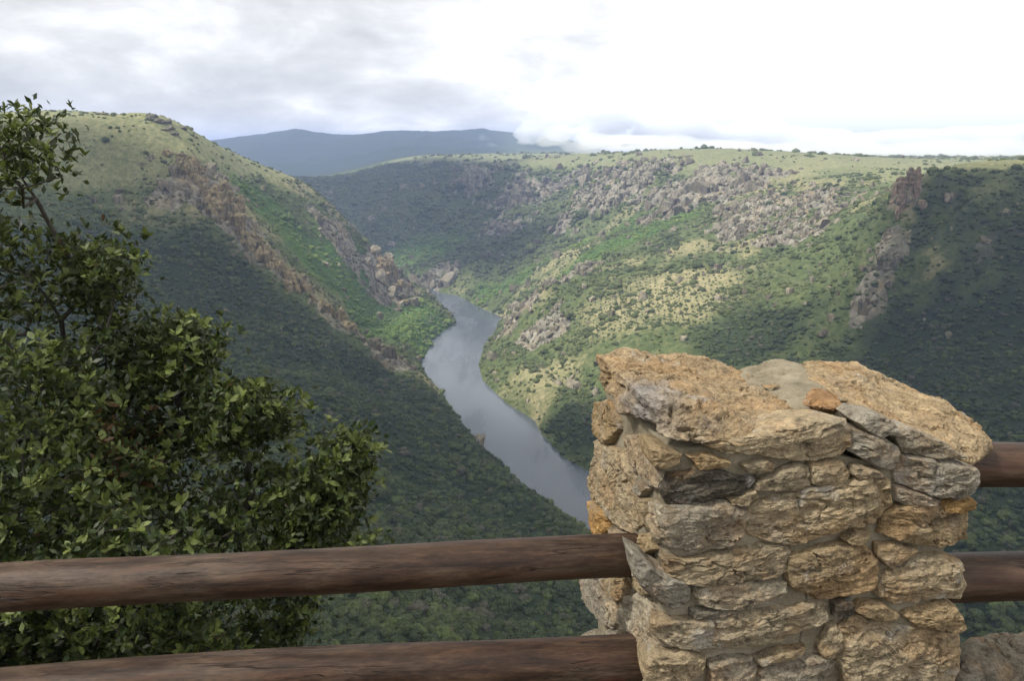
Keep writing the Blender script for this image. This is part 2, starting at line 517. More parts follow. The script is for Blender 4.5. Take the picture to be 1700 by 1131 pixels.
def terrain_material():
    m, t, out = material('hillside_ground')
    geo = t.node('ShaderNodeNewGeometry')
    pos = geo.outputs['Position']

    def A(n):
        return t.node('ShaderNodeAttribute', attribute_name=n).outputs['Fac']
    nz = t.noise(pos, 0.02, 6, 0.6)
    nf = t.noise(pos, 0.16, 5, 0.65)
    nff = t.noise(pos, 0.6, 4, 0.7)
    scrub = t.ramp(nf, [(0.32, (0.036, 0.052, 0.018)), (0.5, (0.074, 0.096, 0.034)), (0.68, (0.13, 0.135, 0.060))])
    dryc = t.ramp(nf, [(0.3, (0.115, 0.13, 0.055)), (0.52, (0.225, 0.205, 0.105)), (0.72, (0.36, 0.30, 0.185))])
    lushc = t.ramp(nf, [(0.3, (0.03, 0.065, 0.016)), (0.55, (0.07, 0.125, 0.03)), (0.75, (0.12, 0.18, 0.05))])
    grassc = t.ramp(nf, [(0.3, (0.10, 0.12, 0.055)), (0.55, (0.20, 0.205, 0.10)), (0.75, (0.29, 0.275, 0.155))])
    rs = t.noise(t.mapping(pos, scale=(1, 1, 0.3)), 0.14, 6, 0.68)
    rockc = t.ramp(rs, [(0.3, (0.062, 0.058, 0.045)), (0.5, (0.165, 0.153, 0.118)), (0.66, (0.305, 0.285, 0.225))])
    lich = t.smooth(t.noise(pos, 0.035, 3, 0.6), 0.5, 0.7)
    rockc = t.mix(t.math('MULTIPLY', lich, 0.5), rockc, (0.27, 0.19, 0.085))
    woodc = t.ramp(nff, [(0.3, (0.014, 0.022, 0.010)), (0.6, (0.034, 0.048, 0.020))])
    c = t.mix(t.smooth(t.math('ADD', A('dry'), t.math('MULTIPLY', t.math('SUBTRACT', nz, 0.5), 0.9)), 0.25, 0.75), scrub, dryc)
    c = t.mix(t.math('MULTIPLY', A('grass'), 0.8), c, grassc)
    c = t.mix(t.smooth(t.math('ADD', A('lush'), t.math('MULTIPLY', t.math('SUBTRACT', nf, 0.5), 0.6)), 0.3, 0.7), c, lushc)
    rk = t.smooth(t.math('ADD', A('rock'), t.math('MULTIPLY', t.math('SUBTRACT', nf, 0.5), 1.0)), 0.4, 0.62)
    c = t.mix(rk, c, rockc)
    c = t.mix(A('wood'), c, woodc)
    # far country: heath and woods too small to build
    far = t.smooth(t.node('ShaderNodeSeparateXYZ').outputs[0], 0, 1) if False else None
    b = t.node('ShaderNodeBsdfPrincipled')
    t.link(c, b.inputs['Base Color'])
    b.inputs['Roughness'].default_value = 0.95
    b.inputs['Specular IOR Level'].default_value = 0.1
    bump = t.node('ShaderNodeBump')
    bump.inputs['Distance'].default_value = 3.0
    bump.inputs['Strength'].default_value = 0.6
    t.link(t.math('ADD', nf, t.math('MULTIPLY', rs, 0.8)), bump.inputs['Height'])
    t.link(bump.outputs[0], b.inputs['Normal'])
    t.link(b.outputs[0], out.inputs['Surface'])
    return m


ny, nx = XX.shape
idx = np.arange(nx * ny).reshape(ny, nx)
quads = np.stack([idx[:-1, :-1].ravel(), idx[:-1, 1:].ravel(), idx[1:, 1:].ravel(), idx[1:, :-1].ravel()], 1)
terrain = mesh_obj('terrain', np.stack([XX.ravel(), YY.ravel(), HH.ravel()], 1), quads, terrain_material())
tag(terrain, 'steep scrubby hillsides and plateaus on both sides of the river gorge', kind='structure')
ZN = zones(XX.ravel(), YY.ravel())
SHORE = river_sd(XX.ravel(), YY.ravel())
ZN = (ZN[0] * sstep(3, 9, SHORE), np.maximum(ZN[1], sstep(5, 1, SHORE) * 0.35), *ZN[2:])
for nm, v in zip(('wood', 'rock', 'dry', 'lush', 'grass'), ZN):
    attr(terrain.data, nm, v)


def river_material():
    m, t, out = material('river_water')
    geo = t.node('ShaderNodeNewGeometry')
    pos = geo.outputs['Position']
    b = t.node('ShaderNodeBsdfPrincipled')
    b.inputs['Base Color'].default_value = (0.075, 0.088, 0.097, 1)
    b.inputs['IOR'].default_value = 1.33
    wind = t.smooth(t.noise(t.mapping(pos, scale=(1.0, 0.25, 1), rot=(0, 0, math.radians(-22))), 0.02, 4, 0.6), 0.38, 0.66)
    t.link(t.math('ADD', t.math('MULTIPLY', wind, 0.22), 0.12), b.inputs['Roughness'])
    bump = t.node('ShaderNodeBump')
    bump.inputs['Distance'].default_value = 0.4
    bump.inputs['Strength'].default_value = 0.16
    t.link(t.noise(t.mapping(pos, scale=(1, 0.5, 1)), 0.25, 4, 0.6), bump.inputs['Height'])
    t.link(bump.outputs[0], b.inputs['Normal'])
    t.link(b.outputs[0], out.inputs['Surface'])
    return m


def build_river():
    # water sheet as a strip across the channel, a little wider than the water so that the banks cut it
    n = 90
    def resample(poly, n):
        poly = np.array(poly)
        s = np.r_[0, np.cumsum(np.linalg.norm(np.diff(poly, axis=0), axis=1))]
        q = np.linspace(0, s[-1], n)
        return np.stack([np.interp(q, s, poly[:, 0]), np.interp(q, s, poly[:, 1])], 1)
    ctr = 0.5 * (resample(poly_l, n) + resample(poly_r, n))
    tan = np.gradient(ctr, axis=0)
    tan /= np.linalg.norm(tan, axis=1)[:, None]
    nor = np.stack([tan[:, 1], -tan[:, 0]], 1)
    k = 5
    V = []
    for i in range(n):
        for j in range(k):
            p = ctr[i] + nor[i] * (j / (k - 1) - 0.5) * 190
            V.append((p[0], p[1], ZR))
    F = [(i * k + j, i * k + j + 1, (i + 1) * k + j + 1, (i + 1) * k + j) for i in range(n - 1) for j in range(k - 1)]
    o = mesh_obj('river', V, np.array(F), river_material())
    return tag(o, 'calm grey river winding through the bottom of the gorge', kind='structure')


build_river()

# ------------------------------------------------------------------ unseen cloud overhead, outlined so that its shadow covers the near slopes
def build_shade_cloud():
    m, t, out = material('cloud_vapour')
    d = t.node('ShaderNodeBsdfDiffuse')
    d.inputs['Color'].default_value = (0.93, 0.93, 0.93, 1)
    tr = t.node('ShaderNodeBsdfTranslucent')
    tr.inputs['Color'].default_value = (0.97, 0.96, 0.93, 1)
    mx = t.node('ShaderNodeMixShader')
    mx.inputs[0].default_value = CLOUD_THIN
    t.link(d.outputs[0], mx.inputs[1])
    t.link(tr.outputs[0], mx.inputs[2])
    t.link(mx.outputs[0], out.inputs['Surface'])
    ZC = 640.0
    edge = [(-2600, 1500, 60), (-1500, 1350, 60), (-700, 1175, 50), (-470, 1130, 20), (-300, 1000, -150), (-190, 950, -230), (-82, 915, -290), (40, 830, -290), (120, 790, -280), (240, 815, -215), (330, 850, -180), (395, 880, -150), (425, 925, -90), (442, 985, -45), (470, 985, -36), (520, 945, -36), (570, 905, -36), (660, 885, -36), (1100, 880, -33), (2600, 900, -30)]
    ex = np.array([p[0] + S.x / S.z * (ZC - p[2]) for p in edge])
    ey = np.array([p[1] + S.y / S.z * (ZC - p[2]) for p in edge])
    gx = np.linspace(-3000, 2200, 131)
    k = 90
    V = []
    for side in (0, 1):
        for j in range(k):
            f = j / (k - 1)
            front = np.interp(gx, ex, ey) + 14 * n2(gx, gx * 0, 60, 3, 4)
            back = -150 + 60 * n2(gx, gx * 0 + 9, 300, 3, 14)
            y = front * f + (1 - f) * back
            edge_d = np.minimum(np.minimum(front - y, y - back), 400)
            th = 130 * np.sqrt(np.clip(edge_d / 400, 0, 1)) + (4 if 0 < j < k - 1 else 0)
            lump = n2(gx, y, 190, 4, 71 + side) * 45 * np.clip(edge_d / 150, 0, 1)
            z = ZC + (th * 1.2 + lump if side else -0.35 * th + 0.5 * lump)
            V.append(np.stack([gx, y, z], 1))
    V = np.concatenate(V)
    nxx = len(gx)
    ii = np.arange(nxx * k).reshape(k, nxx)
    q = np.stack([ii[:-1, :-1].ravel(), ii[:-1, 1:].ravel(), ii[1:, 1:].ravel(), ii[1:, :-1].ravel()], 1)
    F = np.concatenate([q[:, ::-1], q + nxx * k])
    o = mesh_obj('cloud', V, F, m)
    tag(o, 'broad grey cloud bank out of view overhead, shaped to shade the near slopes', kind='stuff')


CLOUD_THIN = 0.66
build_shade_cloud()


def round_shade_cloud(gx_, gy_, gz_, rx, ry, seed):  # cloud out of view, added so that its shadow falls on the given ground
    ZC = 640.0
    cx, cy = gx_ + S.x / S.z * (ZC - gz_), gy_ + S.y / S.z * (ZC - gz_)
    bm = bmesh.new()
    bmesh.ops.create_icosphere(bm, subdivisions=5, radius=1)
    V = np.array([v.co[:] for v in bm.verts])
    F = [[v.index for v in f.verts] for f in bm.faces]
    bm.free()
    V = V * (1 + 0.35 * fbm(V * 2.1 + seed, 4, seed))[:, None]
    V = V * np.array([rx, ry, 70]) + np.array([cx, cy, ZC])
    o = mesh_obj('cloud', V, F, bpy.data.materials['cloud_vapour'])
    tag(o, 'unseen grey cloud added to shade the far left of the gorge', kind='stuff')


round_shade_cloud(-420, 2420, -120, 520, 520, 4)
round_shade_cloud(-60, 1840, -200, 190, 130, 9)


# ------------------------------------------------------------------ vegetation
def foliage_material(name, bright=1.0):
    m, t, out = material(name)
    a = t.node('ShaderNodeAttribute', attribute_name='tint', attribute_type='INSTANCER')
    tcn = t.node('ShaderNodeTexCoord')
    n = t.noise(tcn.outputs['Object'], 2.6, 3, 0.6)
    lf = t.node('ShaderNodeAttribute', attribute_name='leafvar').outputs['Fac']
    k = t.math('ADD', t.math('MULTIPLY', n, 0.9), t.math('MULTIPLY', lf, 0.9))
    shade = t.ramp(k, [(0.2, (0.45, 0.45, 0.45)), (0.9, (1.0, 1.0, 1.0)), (1.35, (1.7, 1.65, 1.4))])
    c = t.mix(1.0, a.outputs['Color'], shade, 'MULTIPLY')
    b = t.node('ShaderNodeBsdfPrincipled')
    t.link(c, b.inputs['Base Color'])
    b.inputs['Roughness'].default_value = 0.7
    b.inputs['Specular IOR Level'].default_value = 0.25
    t.link(b.outputs[0], out.inputs['Surface'])
    return m


FOL = foliage_material('scrub_foliage')


def crown_mesh(name, seed, lobes=8, clumps=420, flat=0.85, size=0.2, spread=0.55):
    r = np.random.default_rng(seed)
    lc = r.normal(size=(lobes, 3))
    lc /= np.linalg.norm(lc, axis=1)[:, None]
    lc *= r.uniform(0.25, spread, (lobes, 1))
    lc[:, 2] = np.abs(lc[:, 2]) * 0.9 * flat + 0.25
    lr = r.uniform(0.34, 0.55, lobes)
    V, F, L = [], [], []
    bm = bmesh.new()
    bmesh.ops.create_icosphere(bm, subdivisions=2, radius=1)
    iv = np.array([v.co[:] for v in bm.verts])
    iF = np.array([[v.index for v in f.verts] for f in bm.faces])
    bm.free()
    base = 0
    for c, rad in zip(lc, lr):
        d = iv * rad * 0.9 * (1 + 0.28 * fbm(iv * 2.2 + seed * 3.1 + c * 5, 3, seed)[:, None]) * np.array([1, 1, 0.85]) + c
        V.append(d)
        F.append(iF + base)
        base += len(iv)
        L.append(np.full(len(iv), 0.15))
    for i in range(clumps):
        k = r.integers(lobes)
        d = r.normal(size=3)
        d[2] = d[2] * 0.9 + 0.25
        d /= np.linalg.norm(d)
        p = lc[k] + d * lr[k] * r.uniform(0.85, 1.12) * np.array([1, 1, 0.85])
        nrm = d + r.normal(size=3) * 0.4
        nrm /= np.linalg.norm(nrm)
        u = np.cross(nrm, r.normal(size=3))
        u /= np.linalg.norm(u)
        v = np.cross(nrm, u)
        s = size * r.uniform(0.5, 1.1)
        q = np.array([p - u * s * 0.5, p + v * s * 0.4 - nrm * s * 0.15, p + u * s * 0.5, p - v * s * 0.4 - nrm * s * 0.15])
        V.append(q)
        F.append(np.array([[0, 1, 2], [0, 2, 3]]) + base)
        base += 4
        L.append(np.full(4, r.uniform(0, 1)))
    V = np.concatenate(V)
    me = bpy.data.meshes.new(name)
    F = np.concatenate(F)
    me.from_pydata(V.tolist(), [], F.tolist())
    attr(me, 'leafvar', np.concatenate(L))
    me.materials.append(FOL)
    me.polygons.foreach_set('use_smooth', np.zeros(len(me.polygons), dtype=bool))
    return me


PROTO = bpy.data.collections.new('vegetation_kinds')
CROWNS = []
for k in range(6):
    me = crown_mesh('crown', 100 + k, lobes=6 + k % 4, clumps=380)
    CROWNS.append(me)
    o = bpy.data.objects.new('crown_%s' % 'abcdef'[k], me)
    PROTO.objects.link(o)


def scatter_object(name, P, scale, rotz, which, tint, coll, label):
    me = bpy.data.meshes.new(name)
    me.from_pydata(P.tolist(), [], [])
    attr(me, 'sc', scale, 'FLOAT_VECTOR')
    attr(me, 'rt', rotz, 'FLOAT_VECTOR')
    attr(me, 'which', which, 'INT')
    attr(me, 'tint', np.c_[tint, np.ones(len(tint))], 'FLOAT_COLOR')
    o = bpy.data.objects.new(name, me)
    COL.objects.link(o)
    ng = bpy.data.node_groups.new(name, 'GeometryNodeTree')
    ng.interface.new_socket('Geometry', in_out='INPUT', socket_type='NodeSocketGeometry')
    ng.interface.new_socket('Geometry', in_out='OUTPUT', socket_type='NodeSocketGeometry')
    N = ng.nodes
    gi, go = N.new('NodeGroupInput'), N.new('NodeGroupOutput')
    ci = N.new('GeometryNodeCollectionInfo')
    ci.inputs['Collection'].default_value = coll
    ci.inputs['Separate Children'].default_value = True
    ci.inputs['Reset Children'].default_value = True
    iop = N.new('GeometryNodeInstanceOnPoints')
    iop.inputs['Pick Instance'].default_value = True

    def named(n, typ):
        a = N.new('GeometryNodeInputNamedAttribute')
        a.data_type = typ
        a.inputs['Name'].default_value = n
        return a.outputs['Attribute']
    Lk = ng.links.new
    Lk(gi.outputs[0], iop.inputs['Points'])
    Lk(ci.outputs[0], iop.inputs['Instance'])
    Lk(named('which', 'INT'), iop.inputs['Instance Index'])
    Lk(named('rt', 'FLOAT_VECTOR'), iop.inputs['Rotation'])
    Lk(named('sc', 'FLOAT_VECTOR'), iop.inputs['Scale'])
    Lk(iop.outputs[0], go.inputs[0])
    md = o.modifiers.new('scatter', 'NODES')
    md.node_group = ng
    return tag(o, label, kind='stuff')


def in_view(x, y, z, m=60):
    """inside the view with a margin, in pixels of the photograph"""
    dep = y * CP_ - z * SP_
    u = x / dep
    v = -(z * CP_ + y * SP_) / dep
    px, py = 850 + u * FPX, 565.5 + v * FPX
    return (dep > 1) & (px > -m) & (px < 1700 + m) & (py > -m) & (py < 1131 + m), px, py, dep


# horizon sweep from the viewpoint: keeps only ground that can be seen from about there
def visible(x, y, z, lift=6.0, steps=60):
    ok = np.ones(len(x), dtype=bool)
    for s in np.linspace(0.12, 0.97, steps):
        g = ground_z(x * s, y * s)
        ok &= ~(g > (z + lift) * s + 4.0)
    return ok


def candidates(n, y0, y1):
    y = np.sqrt(RNG.uniform(y0 * y0, y1 * y1, n))
    x = y * RNG.uniform(-0.72, 0.72, n)
    z = ground_z(x, y)
    ok = in_view(x, y, z)[0] & (z > ZR + 1.0)
    x, y, z = x[ok], y[ok], z[ok]
    ok = visible(x, y, z)
    return x[ok], y[ok], z[ok]


TREES = {'P': [], 's': [], 'tint': []}


def mixc(a, b, f):
    return np.asarray(a) * (1 - f[:, None]) + np.asarray(b) * f[:, None]


def plant(x, y, z, dens_fn, area_density):
    wood, rock, dry, lush, grass = zones(x, y)
    scrubd = np.clip(0.6 + 1.5 * n2(x, y, 34, 3, 120), 0.05, 1.4)
    d = dens_fn(x, y, wood, rock, dry, lush, grass, scrubd)
    keep = RNG.uniform(0, 1, len(x)) < d / area_density
    return [a[keep] for a in (x, y, z, wood, rock, dry, lush, grass)]


def dens(x, y, wood, rock, dry, lush, grass, sc):
    g = 0.046 * sc
    g = g * (1 - 0.5 * dry) * (1 - 0.93 * grass) * (1 - 0.97 * grass * (y > 1400)) * (1 - 0.7 * rock) + 0.03 * lush * (1 - rock)
    return np.maximum(g, 0.060 * wood * (1 - 0.5 * rock))


AREA = lambda y0, y1: 0.72 * (y1 * y1 - y0 * y0)
for y0, y1, peak, sc_r in ((225, 520, 0.06, 1.0), (520, 950, 0.052, 1.0), (950, 1700, 0.050, 1.1), (1700, 3200, 0.016, 1.9)):
    n = int(AREA(y0, y1) * peak)
    cx, cy, cz = candidates(n, y0, y1)
    x, y, z, wood, rock, dry, lush, grass = plant(cx, cy, cz, lambda *a: np.minimum(dens(*a), peak), peak)
    n = len(x)
    rad = np.where(RNG.uniform(0, 1, n) < wood, np.clip(RNG.gamma(4.5, 0.52, n) + 0.6, 1.2, 4.8) * np.where(y < 500, 1.2, 1.0), RNG.gamma(2.0, 0.85, n) + 0.7) * sc_r
    f = np.clip(0.5 * RNG.uniform(0, 1, n) + 0.5 * RNG.uniform(0, 1, n) ** 2 + 0.55 * n2(x, y, 55, 3, 171), 0, 1)
    rad = rad * np.clip(1 + 0.55 * n2(x, y, 38, 2, 172), 0.6, 1.5)
    tint = mixc((0.060, 0.080, 0.027), (0.135, 0.158, 0.054), f)
    tint = np.where((lush > 0.45)[:, None], mixc((0.075, 0.125, 0.024), (0.15, 0.21, 0.046), f), tint)
    wt = mixc((0.030, 0.044, 0.014), (0.090, 0.114, 0.036), f ** 1.3)
    wt = np.where((RNG.uniform(0, 1, n) < 0.06)[:, None], np.array((0.085, 0.115, 0.030)), wt)
    wt = np.where((RNG.uniform(0, 1, n) < 0.07)[:, None], np.array((0.092, 0.088, 0.058)), wt)
    tint = np.where((wood > 0.5)[:, None], wt, tint)
    TREES['P'].append(np.stack([x, y, z - 0.25 * rad], 1))
    TREES['s'].append(rad)
    TREES['tint'].append(tint)

# olive terraces on the right bank: trees in rows along the slope
rows = []
for i in range(-30, 40):
    for j in range(-40, 60):
        ax, ay = 230 + j * 7.2 + i * 1.2, 1000 + i * 9.0 + j * 1.6
        rows.append((ax + RNG.normal() * 0.7, ay + RNG.normal() * 0.7))
rows = np.array(rows)
wo, ro, dr, lu, gr = zones(rows[:, 0], rows[:, 1])
kz = (sstep(0.1, 0.5, np.maximum(blob(rows[:, 0], rows[:, 1], 1110, 500, 1050, 130, 95), 0.8 * blob(rows[:, 0], rows[:, 1], 1640, 600, 680, 60, 60)) + 0.3 * n2(rows[:, 0], rows[:, 1], 60, 3, 140)) > 0.5) & (ro < 0.4)
rows = rows[kz & (RNG.uniform(0, 1, len(rows)) < 0.9)]
rz_ = ground_z(rows[:, 0], rows[:, 1])
TREES['P'].append(np.stack([rows[:, 0], rows[:, 1], rz_ - 0.3], 1))
TREES['s'].append(RNG.uniform(1.3, 2.0, len(rows)))
TREES['tint'].append(mixc((0.05, 0.065, 0.035), (0.075, 0.09, 0.05), RNG.uniform(0, 1, len(rows))))

TP = np.concatenate(TREES['P'])
TS = np.concatenate(TREES['s'])
TT = np.concatenate(TREES['tint'])
NTR = len(TP)
TSC = np.stack([TS * RNG.uniform(0.85, 1.15, NTR), TS * RNG.uniform(0.85, 1.15, NTR), TS * RNG.uniform(0.8, 1.2, NTR)], 1)
TRT = np.stack([np.zeros(NTR), np.zeros(NTR), RNG.uniform(0, 6.28, NTR)], 1)
TWH = RNG.integers(0, len(CROWNS), NTR)
print('vegetation', NTR)
# the 300 that show largest stand as trees of their own
okv, tpx, tpy, tdep = in_view(TP[:, 0], TP[:, 1], TP[:, 2], 0)
open_win = okv & (((tpx > 560) & (tpx < 985) & (tpy > 700)) | ((tpx > 1610) & (tpy > 640)))
app = np.where(open_win, TS / tdep, 0)
big = np.argsort(-app)[:300]
for k in big:
    o = bpy.data.objects.new('tree', CROWNS[TWH[k]])
    COL.objects.link(o)
    o.location = TP[k]
    o.scale = TSC[k]
    o.rotation_euler = TRT[k]
    o['tint'] = [float(c) for c in TT[k]] + [1.0]
    if tpx[k] < 1000:
        tag(o, 'small round evergreen tree in the dense shaded wood left of the pillar', 'tree', 'trees of the shaded wood left of the pillar')
    else:
        tag(o, 'small dark tree on the far bank seen beside the rails right of the pillar', 'tree', 'trees on the slope right of the pillar')
rest = np.ones(NTR, dtype=bool)
rest[big] = False
scatter_object('hillside_scrub', TP[rest], TSC[rest], TRT[rest], TWH[rest], TT[rest], PROTO, 'dense scrub, olive rows and woods covering the hillsides')


# ------------------------------------------------------------------ rock outcrops
def crag_material():
    m, t, out = material('crag_rock')
    geo = t.node('ShaderNodeNewGeometry')
    pos = geo.outputs['Position']
    tint = t.node('ShaderNodeAttribute', attribute_name='tint', attribute_type='INSTANCER')
    n = t.noise(t.mapping(pos, scale=(1, 1, 0.35)), 0.35, 6, 0.65)
    c = t.ramp(n, [(0.3, (0.3, 0.28, 0.25)), (0.5, (0.8, 0.76, 0.7)), (0.7, (1.35, 1.3, 1.2))])
    c = t.mix(1.0, tint.outputs['Color'], c, 'MULTIPLY')
    l = t.smooth(t.noise(pos, 0.11, 4, 0.6), 0.52, 0.68)
    c = t.mix(t.math('MULTIPLY', l, 0.55), c, (0.055, 0.07, 0.03))
    b = t.node('ShaderNodeBsdfPrincipled')
    t.link(c, b.inputs['Base Color'])
    b.inputs['Roughness'].default_value = 0.92
    b.inputs['Specular IOR Level'].default_value = 0.15
    bump = t.node('ShaderNodeBump')
    bump.inputs['Distance'].default_value = 1.2
    bump.inputs['Strength'].default_value = 0.8
    t.link(n, bump.inputs['Height'])
    t.link(bump.outputs[0], b.inputs['Normal'])
    t.link(b.outputs[0], out.inputs['Surface'])
    return m


CRAG = crag_material()


def hull(P):
    """convex hull of points -> verts, faces"""
    bm = bmesh.new()
    for p in P:
        bm.verts.new(p)
    r = bmesh.ops.convex_hull(bm, input=bm.verts)
    dead = [v for v in bm.verts if not v.link_faces]
    bmesh.ops.delete(bm, geom=dead, context='VERTS')
    bm.verts.index_update()
    V = np.array([v.co[:] for v in bm.verts])
    F = [[v.index for v in f.verts] for f in bm.faces]
    bm.free()
    return V, F


def block(r, sx, sy, sz):
    P = r.uniform(-1, 1, (16, 3))
    P /= np.maximum(np.abs(P).max(1), 0.01)[:, None] ** 0.75
    P *= np.array([sx, sy, sz])
    return P


def crag(px, py, D, w, dpt, hgt, n, tint, label, seed):
    r = np.random.default_rng(seed)
    c = atD(px, py, D)
    V, F = [], []
    base = 0
    for i in range(n):
        ox, oy = r.normal(size=2) * np.array([w, dpt]) * 0.45
        x, y = c[0] + ox, c[1] + oy
        z = float(ground_z(np.array([x]), np.array([y]))[0])
        fall = math.exp(-((ox / w) ** 2 + (oy / dpt) ** 2))
        hh = hgt * (0.35 + 0.65 * fall) * r.uniform(0.55, 1.1)
        bw = r.uniform(0.16, 0.34) * min(w, dpt)
        P = block(r, bw, bw * r.uniform(0.7, 1.2), hh)
        a, tl = r.uniform(0, 3.14), r.normal() * 0.10
        R = (Matrix.Rotation(a, 3, 'Z') @ Matrix.Rotation(tl, 3, 'X'))
        P = P @ np.array(R).T + np.array([x, y, z + hh * 0.22])
        v, f = hull(P)
        V.append(v)
        F += [[k + base for k in q] for q in f]
        base += len(v)
    V = np.concatenate(V)
    # fuse the blocks into one cliff, then split it with upright cracks and level ledges
    ob = mesh_obj('tmp', V - c, F)
    md = ob.modifiers.new('r', 'REMESH')
    md.mode = 'VOXEL'
    md.voxel_size = 0.9 if D < 1500 else 1.6
    dg = bpy.context.evaluated_depsgraph_get()
    me2 = bpy.data.meshes.new_from_object(ob.evaluated_get(dg))
    bpy.data.objects.remove(ob)
    nv = len(me2.vertices)
    V = np.zeros(nv * 3)
    me2.vertices.foreach_get('co', V)
    N = np.zeros(nv * 3)
    me2.vertices.foreach_get('normal', N)
    V, N = V.reshape(-1, 3), N.reshape(-1, 3)
    k = 1.0 if D < 1500 else 1.7
    q = V / k
    crack = fbm(np.c_[q[:, 0] * 0.22, q[:, 1] * 0.22, q[:, 2] * 0.05] + seed, 4, 2, 0.6, True)
    ledge = fbm(np.c_[q[:, 0] * 0.07, q[:, 1] * 0.07, q[:, 2] * 0.35] + seed, 3, 6, 0.5)
    V = V + N * (k * (2.3 * crack + 1.1 * ledge))[:, None]
    me2.vertices.foreach_set('co', V.astype(np.float32).ravel())
    me2.materials.clear()
    me2.materials.append(CRAG)
    me2.polygons.foreach_set('use_smooth', np.zeros(len(me2.polygons), dtype=bool))
    me2.update()
    o = bpy.data.objects.new('rock_outcrop', me2)
    COL.objects.link(o)
    o.location = c
    o['tint'] = [*tint, 1.0]
    tag(o, label, 'rock', 'rock outcrops along the gorge')
    return o


OCH, GRY, PAL, DRK = (0.265, 0.225, 0.14), (0.175, 0.170, 0.135), (0.27, 0.26, 0.205), (0.135, 0.122, 0.088)
CR = [
    (275, 214, 1180, 34, 22, 3.5, 12, GRY, 'grey crag at the plateau edge atop the left hillside'),
    (318, 285, 1100, 26, 24, 15, 14, OCH, 'brown crag between the plateau edge and the tall crag on the left hillside'),
    (378, 372, 1058, 26, 26, 33, 24, OCH, 'tallest ochre crag on the left spur crest with a dark cleft beside it'),
    (432, 440, 1026, 26, 20, 24, 20, OCH, 'ochre rock ribs directly below the tallest crag of the left spur'),
    (490, 492, 1005, 28, 18, 19, 20, OCH, 'broken brown crag halfway down the crest of the left spur'),
    (560, 545, 985, 28, 16, 15, 18, OCH, 'jagged crag on the left spur above the last crag by the bend'),
    (640, 602, 960, 26, 14, 14, 18, DRK, 'lowest dark crag of the left spur just above the river bend'),
    (648, 468, 1405, 28, 40, 16, 18, OCH, 'crag on the second left spur above its bright green foot'),
    (785, 312, 2200, 34, 36, 34, 20, PAL, 'pale pointed cliff at the left end of the distant cliffs'),
    (860, 330, 2080, 60, 34, 24, 24, GRY, 'grey shaded cliff just right of the pale pointed distant cliff'),
    (935, 318, 2040, 46, 34, 20, 18, GRY, 'small grey cliff between the shaded cliff and the broad pale cliffs'),
    (1050, 302, 1720, 80, 34, 15, 34, PAL, 'broad pale broken cliffs under the plateau edge above the green gully'),
    (1160, 312, 1590, 60, 34, 11, 26, PAL, 'pale broken cliff under the plateau edge right of the broad cliffs'),
    (855, 528, 1178, 15, 13, 10, 12, PAL, 'pale rock slab low on the right-bank spur nearest the water'),
    (915, 500, 1200, 18, 15, 9, 12, GRY, 'grey rocks midway up the crest of the right-bank spur'),
    (962, 466, 1228, 20, 15, 12, 12, PAL, 'squared grey crag at the upper end of the right-bank spur'),
    (1500, 350, 922, 15, 14, 27, 16, (0.27, 0.215, 0.17), 'tall pinkish cliff face on the dark bluff at right'),
    (1465, 470, 862, 16, 14, 16, 14, GRY, 'pale rock rib descending below the cliff of the dark bluff'),
]
for k, a in enumerate(CR):
    crag(*a[:8], a[8], 500 + k)

ROCKS = bpy.data.collections.new('rock_kinds')
for k in range(5):
    r = np.random.default_rng(900 + k)
    v, f = hull(block(r, 1, 1, 1.2))
    me = bpy.data.meshes.new('boulder')
    me.from_pydata(v.tolist(), [], f)
    me.materials.append(CRAG)
    ROCKS.objects.link(bpy.data.objects.new('boulder_%s' % 'abcde'[k], me))
RP, RS, RT_ = [], [], []
for y0, y1, peak, s in ((700, 1350, 0.022, 1.15), (1350, 2500, 0.009, 2.0)):
    cx, cy, cz = candidates(int(AREA(y0, y1) * peak), y0, y1)
    wood, rock, dry, lush, grass = zones(cx, cy)
    keep = RNG.uniform(0, 1, len(cx)) < np.clip(rock * 1.0 + 0.05 * (1 - grass), 0, 1) * (1 - 0.9 * wood)
    n = keep.sum()
    RP.append(np.stack([cx, cy, cz], 1)[keep])
    sz = RNG.gamma(2.2, 0.75, n)[:, None] * s
    RS.append(sz * RNG.uniform(0.7, 1.3, (n, 3)) * np.array([1, 1, 1.25]) + 0.3)
    f = RNG.uniform(0, 1, n)
    RT_.append(mixc((0.12, 0.11, 0.08), (0.285, 0.265, 0.21), f))
RP = np.concatenate(RP)
nR = len(RP)
print('boulders', nR)
scatter_object('hillside_boulders', RP, np.concatenate(RS), np.stack([RNG.normal(0, 0.25, nR), RNG.normal(0, 0.25, nR), RNG.uniform(0, 6.28, nR)], 1), RNG.integers(0, 5, nR), np.concatenate(RT_), ROCKS, 'grey boulders and broken rock scattered over the cliffs')


# ------------------------------------------------------------------ air
def build_haze():
    m, t, out = material('valley_air')
    v = t.node('ShaderNodeVolumePrincipled')
    v.inputs['Color'].default_value = (0.47, 0.60, 1.0, 1)
    v.inputs['Density'].default_value = 0.000125
    v.inputs['Anisotropy'].default_value = 0.2
    t.link(v.outputs[0], out.inputs['Volume'])
    x0, x1, y0, y1, z0, z1 = -9500, 9500, -1000, 20500, float(HH.min()) - 2.0, float(HH.max()) + 25
    V = [(x, y, z) for z in (z0, z1) for y in (y0, y1) for x in (x0, x1)]
    F = [(0, 2, 3, 1), (4, 5, 7, 6), (0, 1, 5, 4), (2, 6, 7, 3), (0, 4, 6, 2), (1, 3, 7, 5)]
    o = mesh_obj('haze', V, F, m, smooth=False)
    tag(o, 'pale bluish air softening the far hills', kind='stuff')


build_haze()


